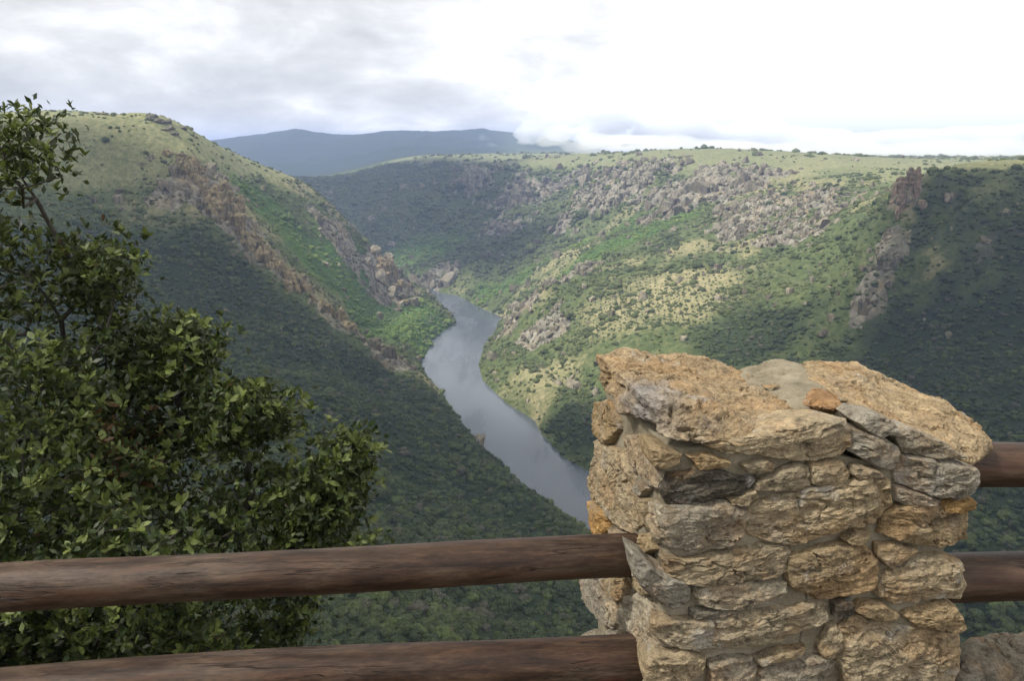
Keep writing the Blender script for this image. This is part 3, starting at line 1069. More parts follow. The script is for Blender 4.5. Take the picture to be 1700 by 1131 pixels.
# ------------------------------------------------------------------ low cloud lying on the far mountain
def low_cloud(puffs, D, label, seed, density=0.012):
    r = np.random.default_rng(seed)
    m, t, out = material('low_cloud_vapour')
    v = t.node('ShaderNodeVolumePrincipled')
    v.inputs['Color'].default_value = (0.98, 0.985, 0.99, 1)
    v.inputs['Density'].default_value = density
    v.inputs['Anisotropy'].default_value = 0.1
    t.link(v.outputs[0], out.inputs['Volume'])
    bm = bmesh.new()
    for px, py, rx, ry in puffs:
        for q in range(5):
            c = atD(px + r.normal() * rx * 0.5, py + r.normal() * ry * 0.4, D + r.normal() * 120)
            k = D / FPX
            R = r.uniform(0.45, 0.85)
            mt = Matrix.Translation(c) @ Matrix.Diagonal((rx * k * R, rx * k * R * 0.9, ry * k * R, 1))
            bmesh.ops.create_icosphere(bm, subdivisions=3, radius=1, matrix=mt)
    me = bpy.data.meshes.new('tmp')
    bm.to_mesh(me)
    bm.free()
    ob = bpy.data.objects.new('tmp', me)
    COL.objects.link(ob)
    md = ob.modifiers.new('r', 'REMESH')
    md.mode = 'VOXEL'
    md.voxel_size = 14
    dg = bpy.context.evaluated_depsgraph_get()
    me2 = bpy.data.meshes.new_from_object(ob.evaluated_get(dg))
    bpy.data.objects.remove(ob)
    V = np.array([v.co[:] for v in me2.vertices])
    N = np.array([v.normal[:] for v in me2.vertices])
    V = V + N * (26 * fbm(V / 120, 4, seed, 0.5))[:, None]
    me2.vertices.foreach_set('co', V.astype(np.float32).ravel())
    me2.materials.clear()
    me2.materials.append(m)
    me2.update()
    o = bpy.data.objects.new('low_cloud', me2)
    COL.objects.link(o)
    tag(o, label, kind='stuff')


low_cloud([(885, 218, 26, 16), (930, 215, 36, 18), (985, 222, 44, 20), (1040, 226, 50, 18), (1110, 226, 60, 18), (1190, 232, 60, 16), (1280, 240, 70, 14), (1380, 246, 70, 14), (1480, 248, 70, 14), (1570, 250, 70, 13), (1660, 250, 70, 13), (1750, 250, 70, 13), (1300, 225, 70, 16), (1420, 228, 80, 16), (1560, 230, 80, 16), (1700, 232, 80, 16), (1010, 195, 60, 22), (1120, 200, 70, 20), (1230, 212, 70, 18)], 5200, 'white low cloud lying over the right end of the blue mountain', 3)
low_cloud([(960, 236, 40, 12), (1010, 244, 50, 12), (1100, 247, 70, 11), (1200, 250, 80, 11), (1310, 253, 80, 11), (1420, 255, 80, 11), (1530, 256, 80, 11), (1640, 257, 80, 11), (1750, 257, 80, 12), (1060, 232, 80, 12), (1150, 238, 90, 10), (1350, 243, 100, 10), (1550, 245, 100, 10)], 2900, 'white mist lying along the far edge of the right-hand plateau', 8, 0.006)
low_cloud([(803, 234, 10, 10), (814, 242, 14, 5)], 5300, 'small wisp of cloud on the face of the blue mountain', 5, 0.0016)

# ------------------------------------------------------------------ viewpoint ground
def soil_material():
    m, t, out = material('dry_soil')
    geo = t.node('ShaderNodeNewGeometry')
    n = t.noise(geo.outputs['Position'], 3.0, 8, 0.65)
    c = t.ramp(n, [(0.3, (0.03, 0.03, 0.016)), (0.5, (0.07, 0.055, 0.032)), (0.7, (0.13, 0.105, 0.07))])
    b = t.node('ShaderNodeBsdfPrincipled')
    t.link(c, b.inputs['Base Color'])
    b.inputs['Roughness'].default_value = 0.95
    t.link(b.outputs[0], out.inputs['Surface'])
    return m


gxs, gys = np.linspace(-22, 22, 111), np.linspace(-12, 24, 111)
gX, gY = np.meshgrid(gxs, gys)
gZ = np.where(gY < 2.0, -1.75, -1.75 - 1.0 * (gY - 2.0)) + 0.06 * n2(gX, gY, 0.9, 4, 3) * (0.4 + sstep(2, 3, gY) * 2)
gi = np.arange(gX.size).reshape(gX.shape)
gq = np.stack([gi[:-1, :-1].ravel(), gi[:-1, 1:].ravel(), gi[1:, 1:].ravel(), gi[1:, :-1].ravel()], 1)
tag(mesh_obj('ground', np.stack([gX.ravel(), gY.ravel(), gZ.ravel()], 1), gq, soil_material()), 'bare soil of the viewpoint brow', kind='structure')


# ------------------------------------------------------------------ stone pillar
def stone_material():
    m, t, out = material('rough_fieldstone')
    geo = t.node('ShaderNodeNewGeometry')
    pos = geo.outputs['Position']
    tint = t.node('ShaderNodeAttribute', attribute_name='tint', attribute_type='OBJECT').outputs['Color']
    seed = t.node('ShaderNodeAttribute', attribute_name='grain', attribute_type='OBJECT').outputs['Fac']
    off = t.node('ShaderNodeVectorMath', operation='ADD')
    t.link(pos, off.inputs[0])
    cx = t.node('ShaderNodeCombineXYZ')
    t.link(seed, cx.inputs[0])
    t.link(seed, cx.inputs[2])
    t.link(cx.outputs[0], off.inputs[1])
    p = off.outputs[0]
    strat = t.mapping(p, scale=(9, 9, 26), rot=(0.0, 0.28, 0.0))
    n1 = t.noise(p, 7.0, 5, 0.6)
    n2_ = t.noise(strat, 2.2, 8, 0.68)
    n3 = t.noise(p, 85.0, 6, 0.72)
    n4 = t.noise(p, 260.0, 3, 0.6)
    k = t.math('ADD', t.math('MULTIPLY', n2_, 0.45), t.math('ADD', t.math('MULTIPLY', n3, 0.45), t.math('MULTIPLY', n4, 0.25)))
    var = t.ramp(k, [(0.42, (0.24, 0.22, 0.20)), (0.53, (0.75, 0.73, 0.70)), (0.62, (1.12, 1.11, 1.08)), (0.72, (1.7, 1.68, 1.62))])
    c = t.mix(1.0, tint, var, 'MULTIPLY')
    rust = t.smooth(t.math('ADD', n1, t.math('MULTIPLY', n3, 0.25)), 0.60, 0.76)
    c = t.mix(t.math('MULTIPLY', rust, 0.36), c, t.mix(1.0, (0.36, 0.205, 0.085), var, 'MULTIPLY'))
    n5 = t.noise(t.mapping(p, loc=(3.1, 7.7, 1.2)), 5.0, 6, 0.62)
    grey = t.smooth(n5, 0.54, 0.70)
    c = t.mix(t.math('MULTIPLY', grey, 0.65), c, t.mix(1.0, (0.28, 0.25, 0.205), var, 'MULTIPLY'))
    n6 = t.noise(t.mapping(p, loc=(9.1, 2.7, 4.2)), 12.0, 6, 0.7)
    c = t.mix(t.math('MULTIPLY', t.smooth(n6, 0.58, 0.70), 0.7), c, (0.075, 0.062, 0.045))
    lich = t.smooth(t.math('ADD', t.noise(t.mapping(p, loc=(1.1, 5.7, 8.2)), 9.0, 5, 0.65), t.math('MULTIPLY', n4, 0.2)), 0.70, 0.78)
    c = t.mix(t.math('MULTIPLY', lich, 0.5), c, (0.52, 0.50, 0.45))
    pale = t.node('ShaderNodeAttribute', attribute_name='pale').outputs['Fac']
    c = t.mix(pale, c, t.mix(1.0, (0.30, 0.285, 0.275), var, 'MULTIPLY'))
    b = t.node('ShaderNodeBsdfPrincipled')
    t.link(c, b.inputs['Base Color'])
    b.inputs['Roughness'].default_value = 0.86
    b.inputs['Specular IOR Level'].default_value = 0.25
    bump = t.node('ShaderNodeBump')
    bump.inputs['Distance'].default_value = 0.016
    bump.inputs['Strength'].default_value = 1.0
    t.link(t.math('ADD', t.math('MULTIPLY', n2_, 0.9), t.math('ADD', t.math('MULTIPLY', n3, 0.7), t.math('MULTIPLY', n4, 0.25))), bump.inputs['Height'])
    t.link(bump.outputs[0], b.inputs['Normal'])
    t.link(b.outputs[0], out.inputs['Surface'])
    return m


def mortar_material():
    m, t, out = material('lime_mortar')
    geo = t.node('ShaderNodeNewGeometry')
    pos = geo.outputs['Position']
    n1 = t.noise(pos, 9.0, 6, 0.6)
    n3 = t.noise(pos, 140.0, 4, 0.7)
    k = t.math('ADD', t.math('MULTIPLY', n1, 0.7), t.math('MULTIPLY', n3, 0.35))
    c = t.ramp(k, [(0.36, (0.11, 0.093, 0.064)), (0.52, (0.22, 0.19, 0.135)), (0.68, (0.31, 0.275, 0.20))])
    b = t.node('ShaderNodeBsdfPrincipled')
    t.link(c, b.inputs['Base Color'])
    b.inputs['Roughness'].default_value = 0.95
    b.inputs['Specular IOR Level'].default_value = 0.15
    bump = t.node('ShaderNodeBump')
    bump.inputs['Distance'].default_value = 0.004
    bump.inputs['Strength'].default_value = 0.8
    t.link(t.math('ADD', n3, n1), bump.inputs['Height'])
    t.link(bump.outputs[0], b.inputs['Normal'])
    t.link(b.outputs[0], out.inputs['Surface'])
    return m


STONE, MORTAR = stone_material(), mortar_material()
YAW = math.radians(8)
C0 = at(1100, 900, 1.85)
E_F = np.array([math.cos(YAW), math.sin(YAW), 0])          # along the front face
N_F = np.array([math.sin(YAW), -math.cos(YAW), 0])
E_L = np.array([-math.sin(YAW), math.cos(YAW), 0])         # along the left face, going back
N_L = np.array([-math.cos(YAW), -math.sin(YAW), 0])
UPV = np.array([0, 0, 1.0])
pillar = empty('stone_pillar', (C0[0] + 0.35, C0[1] + 0.35, -1.75))
tag(pillar, 'rough stone and mortar pillar with slab cap, holding the log rails', 'pillar')


def on_plane(px, py, p0, n):
    r = ray(px, py)
    return r * (p0 @ n) / (r @ n)


def resample_closed(P, n):
    Q = np.vstack([P, P[:1]])
    s = np.r_[0, np.cumsum(np.linalg.norm(np.diff(Q, axis=0), axis=1))]
    q = np.linspace(0, s[-1], n, endpoint=False)
    return np.stack([np.interp(q, s, Q[:, i]) for i in range(P.shape[1])], 1)


def face_stone(poly, face, tint, seed, proud=0.022, depth=0.10, tilt=(0, 0)):
    p0, e, n = (C0, E_F, N_F) if face == 'F' else (C0, E_L, N_L)
    W = np.array([on_plane(a, b, p0, n) for a, b in poly])
    uv = np.stack([(W - p0) @ e, W[:, 2]], 1)
    ar = 0.5 * np.sum(uv[:, 0] * np.roll(uv[:, 1], -1) - np.roll(uv[:, 0], -1) * uv[:, 1])
    if ar < 0:
        uv = uv[::-1]
    per = np.linalg.norm(uv - np.roll(uv, -1, 0), axis=1).sum()
    na = int(np.clip(per / 0.0075, 36, 150))
    B = resample_closed(uv, na)
    B = B.mean(0) + (B - B.mean(0)) * (1 + 0.006 / np.maximum(np.linalg.norm(B - B.mean(0), axis=1), 0.01))[:, None]
    for _ in range(0):
        B = 0.25 * np.roll(B, 1, 0) + 0.5 * B + 0.25 * np.roll(B, -1, 0)
    c = B.mean(0)
    R = np.linalg.norm(B - c, axis=1).mean()
    nr = int(np.clip(R / 0.006, 7, 22))
    rng = np.random.default_rng(seed)
    # a slightly ragged outline
    d = B - c
    B = c + d * (1 + 0.045 * fbm(np.c_[B * 38, np.full(na, seed)], 3, seed)[:, None])
    rr = (np.linspace(0, 1, nr + 1)[1:]) ** 0.8
    V = [np.r_[c, proud]]
    hfun = lambda r: proud * (1 - np.clip(r, 0, 1) ** 9) ** 0.6
    for r in rr:
        q = c + (B - c) * (r if r < 1 else 1.0)
        V += [np.r_[x, hfun(r)] for x in q]
    for dd, sh in ((0.006, 1.012), (0.02, 1.0), (0.045, 0.95), (depth, 0.82)):
        q = c + (B - c) * sh
        V += [np.r_[x, -dd] for x in q]
    V = np.array(V)
    rings = nr + 4
    F = [(0, 1 + j, 1 + (j + 1) % na) for j in range(na)]
    for k in range(rings - 1):
        a, b = 1 + k * na, 1 + (k + 1) * na
        F += [(a + j, b + j, b + (j + 1) % na, a + (j + 1) % na) for j in range(na)]
    last = 1 + (rings - 1) * na
    F.append(tuple(last + j for j in range(na))[::-1])
    # rough cleaved relief: a few broken planes, layered ledges, grain
    P3 = np.c_[V[:, :2], V[:, 2] * 0.5]
    so = np.array([seed * 1.7, seed * 0.3, seed * 0.9])
    front = np.clip((V[:, 2] + 0.03) / 0.04, 0, 1)
    s = min(1.0, R / 0.08)
    rel = 0.011 * s * fbm(P3 * 12 + so, 5, 3, 0.6)
    ca, sa = math.cos(0.22), math.sin(0.22)
    lay = np.c_[(V[:, 0] * ca + V[:, 1] * sa) * 7, (-V[:, 0] * sa + V[:, 1] * ca) * 36, V[:, 2] * 5]
    rel += 0.013 * s * fbm(lay + so, 4, 9, 0.65)
    rel += 0.0062 * fbm(P3 * 70 + so, 3, 5, 0.7)
    ck = fbm(np.c_[P3[:, 0] * 9, P3[:, 1] * 17, P3[:, 2] * 9] + so * 1.9, 3, 15, 0.6)
    rel -= 0.011 * s * np.exp(-(ck / 0.035) ** 2)
    tx, ty = rng.normal(0, 0.045), rng.normal(0.02, 0.06)
    rel += (V[:, 0] - c[0]) * tx + (V[:, 1] - c[1]) * ty
    # broken facets: slanting planes cut the face
    cut = np.full(len(V), 1.0)
    for q in range(9):
        ang = rng.uniform(0, 6.28)
        sl = rng.uniform(0.05, 0.38)
        reach = np.max((B - c) @ np.array([math.cos(ang), math.sin(ang)])) * rng.uniform(0.3, 0.9)
        cut = np.minimum(cut, proud * rng.uniform(0.75, 1.1) - sl * (((V[:, :2] - c) @ np.array([math.cos(ang), math.sin(ang)])) - reach))
    lowest = 0.004 + 0 * cut
    V[:, 2] = np.where(front > 0.9, np.minimum(V[:, 2], np.maximum(cut, lowest)), V[:, 2])
    V[:, 2] += rel * front
    V[:, :2] += 0.004 * np.c_[fbm(P3 * 45 + so + 4, 3, 6), fbm(P3 * 45 + so + 9, 3, 7)]
    if len(tilt) and tilt != (0, 0):
        V[:, 2] += ((V[:, 0] - c[0]) * tilt[0] + (V[:, 1] - c[1]) * tilt[1]) * front
    Wd = p0 + np.outer(V[:, 0], e) + np.outer(V[:, 2], n)
    Wd[:, 2] = V[:, 1]
    if face == 'L':
        F = [f[::-1] for f in F]
    o = mesh_obj('stone', Wd - np.array(pillar.location), F, STONE, smooth=False)
    o.parent = pillar
    o['tint'] = [*tint, 1.0]
    o['grain'] = float(seed % 97) * 1.37
    return o


OCR, TAN, GRE, DAR, ORA, PALE = (0.37, 0.28, 0.165), (0.40, 0.325, 0.215), (0.31, 0.275, 0.215), (0.085, 0.070, 0.050), (0.40, 0.25, 0.10), (0.44, 0.38, 0.28)
FRONT = [
    (GRE, [(1108, 850), (1150, 838), (1200, 835), (1238, 850), (1232, 890), (1220, 905), (1180, 912), (1145, 914), (1108, 906), (1102, 880)]),
    (TAN, [(1104, 925), (1156, 925), (1233, 912), (1259, 904), (1305, 904), (1311, 917), (1307, 943), (1284, 956), (1220, 961), (1181, 966), (1151, 967), (1115, 958), (1102, 943)]),
    (PALE, [(1153, 976), (1181, 969), (1259, 966), (1302, 966), (1303, 979), (1292, 994), (1259, 1001), (1220, 1008), (1181, 1007), (1158, 1000)]),
    (GRE, [(1047, 917), (1066, 927), (1094, 953), (1130, 961), (1145, 974), (1143, 997), (1117, 1008), (1097, 1002), (1073, 979), (1055, 956)]),
    (TAN, [(1087, 1030), (1120, 1028), (1195, 1025), (1260, 1015), (1310, 1007), (1345, 998), (1372, 1003), (1379, 1020), (1372, 1030), (1350, 1040), (1320, 1050), (1260, 1070), (1200, 1072), (1145, 1077), (1110, 1070), (1088, 1058)]),
    (TAN, [(1085, 1084), (1140, 1081), (1168, 1092), (1165, 1112), (1145, 1125), (1125, 1150), (1085, 1160), (1070, 1120)]),
    (OCR, [(1256, 1092), (1284, 1084), (1333, 1073), (1336, 1080), (1284, 1095), (1258, 1100)]),
    (GRE, [(1175, 1102), (1205, 1092), (1250, 1094), (1255, 1112), (1248, 1150), (1180, 1165)]),
    (GRE, [(1258, 1114), (1300, 1102), (1345, 1090), (1375, 1093), (1386, 1102), (1380, 1117), (1345, 1134), (1300, 1155), (1262, 1155)]),
    (OCR, [(1308, 922), (1351, 912), (1403, 903), (1434, 909), (1454, 927), (1453, 951), (1444, 974), (1411, 984), (1385, 989), (1351, 992), (1320, 979), (1305, 961)]),
    (TAN, [(1240, 862), (1258, 832), (1330, 812), (1400, 800), (1440, 790), (1470, 800), (1474, 830), (1455, 868), (1400, 880), (1360, 890), (1320, 903), (1265, 898), (1242, 885)]),
    (OCR, [(1462, 884), (1467, 855), (1485, 840), (1530, 833), (1580, 842), (1606, 852), (1606, 896), (1562, 904), (1530, 902), (1500, 894)]),
    (TAN, [(1454, 969), (1465, 953), (1495, 938), (1506, 927), (1557, 922), (1590, 933), (1600, 976), (1585, 989), (1544, 989), (1506, 994), (1480, 997), (1457, 987)]),
    (OCR, [(1413, 1010), (1429, 998), (1460, 1002), (1492, 1020), (1487, 1026), (1467, 1030), (1434, 1020)]),
    (OCR, [(1496, 1020), (1511, 1010), (1557, 1000), (1582, 1005), (1598, 1036), (1583, 1046), (1557, 1041), (1519, 1036)]),
    (TAN, [(1395, 1042), (1410, 1022), (1430, 1025), (1480, 1039), (1557, 1050), (1590, 1057), (1594, 1110), (1580, 1150), (1500, 1165), (1403, 1145), (1394, 1097)]),
    (TAN, [(1358, 1071), (1372, 1043), (1386, 1036), (1392, 1048), (1391, 1071), (1382, 1090), (1364, 1087)]),
    (DAR, [(1382, 1000), (1409, 995), (1413, 1010), (1398, 1020), (1384, 1020)]),
    (OCR, [(1400, 894), (1413, 886), (1444, 882), (1434, 896), (1408, 900)]),
    (DAR, [(1101, 815), (1114, 791), (1157, 780), (1189, 780), (1210, 791), (1252, 791), (1252, 806), (1215, 823), (1181, 824), (1136, 838), (1109, 836)]),
    (OCR, [(1080, 742), (1130, 755), (1125, 764), (1101, 773), (1085, 769)]),
    (OCR, [(1141, 757), (1173, 755), (1207, 765), (1205, 772), (1162, 775)]),
    (TAN, [(1231, 771), (1268, 764), (1283, 770), (1276, 779), (1242, 781)]),
    (TAN, [(1254, 810), (1258, 798), (1290, 782), (1321, 770), (1338, 776), (1339, 801), (1321, 810), (1290, 812)]),
    (TAN, [(1211, 828), (1250, 814), (1252, 822), (1231, 833), (1215, 834)]),
    (TAN, [(1342, 780), (1346, 771), (1394, 769), (1408, 785), (1399, 798), (1362, 803), (1343, 799)]),
    (TAN, [(1170, 738), (1260, 718), (1350, 697), (1400, 699), (1409, 714), (1409, 741), (1387, 756), (1345, 761), (1280, 757), (1205, 750)]),
    (GRE, [(1412, 727), (1420, 719), (1440, 719), (1488, 743), (1484, 772), (1478, 778), (1448, 768), (1413, 748)]),
    (GRE, [(1424, 700), (1438, 690), (1473, 697), (1488, 710), (1483, 721), (1460, 721), (1436, 711)]),
    (GRE, [(1487, 775), (1495, 756), (1547, 762), (1600, 774), (1618, 778), (1619, 805), (1608, 815), (1585, 827), (1523, 813), (1489, 800)]),
    (GRE, [(1492, 724), (1520, 716), (1560, 735), (1604, 760), (1545, 757), (1500, 750)]),
    (ORA, [(1560, 836), (1590, 826), (1613, 828), (1614, 843), (1592, 850), (1565, 845)]),
    (GRE, [(1484, 806), (1520, 818), (1555, 828), (1545, 834), (1500, 836), (1482, 828)]),
    (TAN, [(1455, 903), (1490, 903), (1520, 912), (1500, 922), (1470, 935), (1456, 920)]),
    (TAN, [(1418, 772), (1450, 780), (1470, 792), (1440, 788), (1418, 792), (1412, 785)]),
    (GRE, [(1150, 1012), (1200, 1012), (1230, 1012), (1190, 1020), (1150, 1022)]),
]
LEFT = [
    (OCR, [(987, 669), (1014, 666), (1030, 698), (1030, 711), (1016, 735), (995, 722), (987, 698)]),
    (TAN, [(992, 732), (1020, 745), (1040, 752), (1052, 780), (1055, 830), (1060, 870), (1050, 885), (1030, 875), (1005, 850), (982, 828), (978, 810), (980, 785)]),
    (ORA, [(975, 834), (990, 842), (1010, 860), (1012, 880), (1005, 890), (990, 886), (979, 862)]),
    (PALE, [(1040, 724), (1072, 727), (1083, 762), (1099, 788), (1101, 812), (1083, 807), (1056, 780), (1040, 759)]),
    (GRE, [(1056, 807), (1067, 799), (1077, 812), (1069, 823), (1057, 817)]),
    (PALE, [(1084, 835), (1106, 842), (1103, 890), (1088, 900), (1080, 870)]),
    (OCR, [(1055, 895), (1083, 886), (1088, 912), (1075, 920), (1057, 915)]),
    (PALE, [(1012, 876), (1040, 888), (1052, 898), (1040, 910), (1020, 897)]),
    (GRE, [(970, 963), (994, 963), (1008, 987), (1013, 1020), (1012, 1043), (996, 1025), (979, 1000)]),
    (OCR, [(997, 963), (1043, 961), (1043, 990), (1030, 996), (1012, 986)]),
    (PALE, [(1015, 1002), (1034, 998), (1029, 1035), (1015, 1040)]),
    (PALE, [(1043, 996), (1068, 987), (1083, 1015), (1087, 1046), (1088, 1097), (1085, 1150), (1043, 1150), (1030, 1085), (1032, 1045)]),
    (TAN, [(1062, 828), (1080, 832), (1078, 870), (1066, 872)]),
    (TAN, [(1060, 925), (1092, 960), (1090, 985), (1072, 985), (1048, 965), (1046, 940)]),
    (TAN, [(1010, 915), (1040, 920), (1043, 950), (1012, 950)]),
    (GRE, [(1010, 1050), (1028, 1048), (1030, 1100), (1015, 1120)]),
]


def vary(c):
    k, h = RNG.uniform(0.82, 1.08), RNG.uniform(-0.035, 0.035)
    return [c[0] * k * (1 + h), c[1] * k, c[2] * k * (1 - h * 1.5)]


for k, (tn, poly) in enumerate(FRONT):
    face_stone(poly, 'F', vary(tn), 11 + k * 7)
for k, (tn, poly) in enumerate(LEFT):
    face_stone(poly, 'L', vary(tn), 400 + k * 7, proud=0.016)


def build_mortar():
    """the mortar body between the stones: a lofted, lumpy rounded block"""
    wid, dep, r = 0.765, 0.60, 0.035
    ins = 0.009
    corners = [(ins, ins), (wid, ins), (wid, dep), (ins, dep)]
    loop = []
    for k in range(4):
        cx, cy = corners[k]
        sx, sy = (1 if k in (0, 3) else -1), (1 if k in (0, 1) else -1)
        ox, oy = cx + sx * r, cy + sy * r
        a0 = (math.pi, 1.5 * math.pi, 0, 0.5 * math.pi)[k]
        for j in range(6):
            a = a0 + j / 5 * math.pi / 2
            loop.append((ox + r * math.cos(a), oy + r * math.sin(a)))
    L = resample_closed(np.array(loop), 300)
    nrm = np.roll(L, -1, 0) - np.roll(L, 1, 0)
    nrm = np.stack([nrm[:, 1], -nrm[:, 0]], 1)
    nrm /= np.linalg.norm(nrm, axis=1)[:, None]
    levels = np.linspace(-1.80, -0.655, 130)
    V = []
    for z in levels:
        top = -0.655 - 0.12 * np.clip((L[:, 0] - 0.25) / 0.5, 0, 1)
        zz = np.minimum(z, top + 0.0) + 0
        taper = np.clip((-0.72 - z) / 0.6, 0, 1.6)
        q = L.copy()
        q[:, 0] -= np.where(L[:, 0] > wid * 0.5, 1, 0) * 0.02 * taper
        q[:, 0] += np.where((L[:, 0] < wid * 0.5), 1, 0) * 0.0 * taper
        P = np.stack([q[:, 0], q[:, 1], np.full(len(L), z)], 1)
        dsp = 0.014 * fbm(P * 9, 4, 33) + 0.005 * fbm(P * 50, 3, 34)
        q = q + nrm * dsp[:, None]
        W = C0 + np.outer(q[:, 0], E_F) + np.outer(q[:, 1], E_L)
        W[:, 2] = zz
        V.append(W)
    nl, na = len(levels), len(L)
    V = np.concatenate(V)
    ctr = np.mean(V[-na:], 0)
    V = np.vstack([V, ctr])
    F = []
    for k in range(nl - 1):
        a, b = k * na, (k + 1) * na
        F += [(a + j, a + (j + 1) % na, b + (j + 1) % na, b + j) for j in range(na)]
    a = (nl - 1) * na
    F += [(a + j, a + (j + 1) % na, len(V) - 1) for j in range(na)]
    o = mesh_obj('mortar', V - np.array(pillar.location), F, MORTAR)
    o.parent = pillar


build_mortar()


def rough_rock(name, P, mat, parent, seed, voxel=0.009, a1=0.016, a2=0.010, a3=0.004, smooth_it=6, layer=(0.2, 26)):
    """closed rock from a convex cage, re-meshed finely and broken up"""
    v, f = hull(P)
    me = bpy.data.meshes.new('tmp')
    me.from_pydata(v.tolist(), [], f)
    ob = bpy.data.objects.new('tmp', me)
    COL.objects.link(ob)
    md = ob.modifiers.new('r', 'REMESH')
    md.mode = 'VOXEL'
    md.voxel_size = voxel
    sm = ob.modifiers.new('s', 'SMOOTH')
    sm.factor = 0.5
    sm.iterations = smooth_it
    dg = bpy.context.evaluated_depsgraph_get()
    me2 = bpy.data.meshes.new_from_object(ob.evaluated_get(dg))
    bpy.data.objects.remove(ob)
    V = np.zeros(len(me2.vertices) * 3)
    me2.vertices.foreach_get('co', V)
    V = V.reshape(-1, 3)
    N = np.zeros(len(me2.vertices) * 3)
    me2.vertices.foreach_get('normal', N)
    N = N.reshape(-1, 3)
    so = np.array([seed * 1.3, seed * 0.7, seed * 0.4])
    rel = a1 * fbm(V * 8 + so, 4, 3)
    ca, sa = math.cos(layer[0]), math.sin(layer[0])
    lay = np.c_[(V[:, 0] * ca + V[:, 2] * sa) * 5, V[:, 1] * 5, (-V[:, 0] * sa + V[:, 2] * ca) * layer[1]]
    L = fbm(lay + so, 4, 8, 0.55)
    rel += a2 * (np.round(L * 5) / 5 * 0.6 + L * 0.4)
    rel += a3 * fbm(V * 70 + so, 3, 5, 0.7)
    ck = fbm(np.c_[lay[:, 0] * 1.3, lay[:, 1] * 1.3, lay[:, 2] * 0.45] + so * 1.9, 4, 15, 0.6)
    rel -= min(a1, 0.022) * np.exp(-(ck / 0.03) ** 2)
    V = V + N * rel[:, None]
    loc = np.array(parent.location) if parent else V.mean(0)
    me2.vertices.foreach_set('co', (V - loc).astype(np.float32).ravel())
    me2.materials.clear()
    me2.materials.append(mat)
    me2.polygons.foreach_set('use_smooth', np.zeros(len(me2.polygons), dtype=bool) if mat is STONE else np.ones(len(me2.polygons), dtype=bool))
    me2.update()
    me2.name = name
    o = bpy.data.objects.new(name, me2)
    COL.objects.link(o)
    if parent:
        o.parent = parent
    else:
        o.location = loc
    o['grain'] = float(seed % 89) * 1.9
    return o


def cage(L):
    return np.array([at(*p) for p in L])


cap = rough_rock('cap_slab', cage([(988, 586, 2.38), (1045, 580, 2.43), (1120, 590, 2.43), (1228, 614, 2.43), (1330, 676, 2.08), (1300, 690, 1.93), (1225, 684, 1.86), (1130, 672, 1.81), (1060, 650, 1.86), (990, 600, 2.34),
                                   (998, 645, 2.30), (1040, 690, 1.97), (1088, 724, 1.80), (1130, 738, 1.765), (1240, 742, 1.79), (1320, 716, 1.88), (1345, 700, 1.96), (1020, 650, 2.45), (1230, 670, 2.5)]), STONE, pillar, 5, a1=0.028, a2=0.030, a3=0.007, voxel=0.007, smooth_it=3, layer=(-0.18, 22))
cap['tint'] = [0.375, 0.285, 0.175, 1]
pv = np.array([v.co[:] for v in cap.data.vertices]) + np.array(pillar.location)
wc = at(1065, 660, 1.88)
pd = np.linalg.norm((pv - wc) / np.array([0.085, 0.16, 0.13]), axis=1)
attr(cap.data, 'pale', np.clip(1.25 - pd + 0.5 * fbm(pv * 22, 4, 4), 0, 1) * 0.9)
cap['label'] = 'broad ochre cap slab with a grey-white weathered left end'
cap = rough_rock('cap_slab', cage([(1300, 602, 2.48), (1350, 598, 2.50), (1420, 607, 2.48), (1500, 638, 2.44), (1580, 672, 2.38), (1630, 708, 2.28), (1652, 738, 2.20), (1636, 756, 2.14), (1604, 767, 2.06), (1560, 742, 2.02), (1490, 708, 2.00), (1425, 680, 2.02), (1385, 655, 2.10), (1330, 625, 2.32),
                                   (1610, 772, 2.12), (1500, 720, 2.06), (1400, 690, 2.12), (1330, 670, 2.5), (1600, 740, 2.4)]), STONE, pillar, 23, a1=0.018, a2=0.018, a3=0.006, voxel=0.007, smooth_it=4, layer=(0.3, 22))
cap['tint'] = [0.40, 0.305, 0.185, 1]
cap['label'] = 'smooth golden cap slab sloping down to the right'
o = rough_rock('mortar_bed', cage([(1205, 628, 2.42), (1228, 606, 2.46), (1285, 596, 2.50), (1330, 606, 2.47), (1395, 660, 2.08), (1405, 690, 1.99), (1350, 700, 1.93), (1300, 700, 1.92), (1250, 680, 2.0), (1400, 720, 2.0), (1250, 700, 2.4)]), MORTAR, pillar, 31, a1=0.014, a2=0.003, a3=0.002)
o = rough_rock('stone', cage([(1335, 655, 2.02), (1352, 643, 2.05), (1385, 650, 2.04), (1408, 673, 1.97), (1394, 682, 1.94), (1340, 676, 1.95), (1325, 668, 1.98), (1370, 690, 2.06)]), STONE, pillar, 37, voxel=0.005, a1=0.008, a2=0.008)
o['tint'] = [0.33, 0.20, 0.10, 1]
o = rough_rock('stone', cage([(1258, 640, 2.20), (1275, 634, 2.22), (1298, 640, 2.2), (1292, 646, 2.16), (1262, 646, 2.17)]), STONE, pillar, 39, voxel=0.005, a1=0.006, a2=0.004)
o['tint'] = [0.33, 0.23, 0.12, 1]

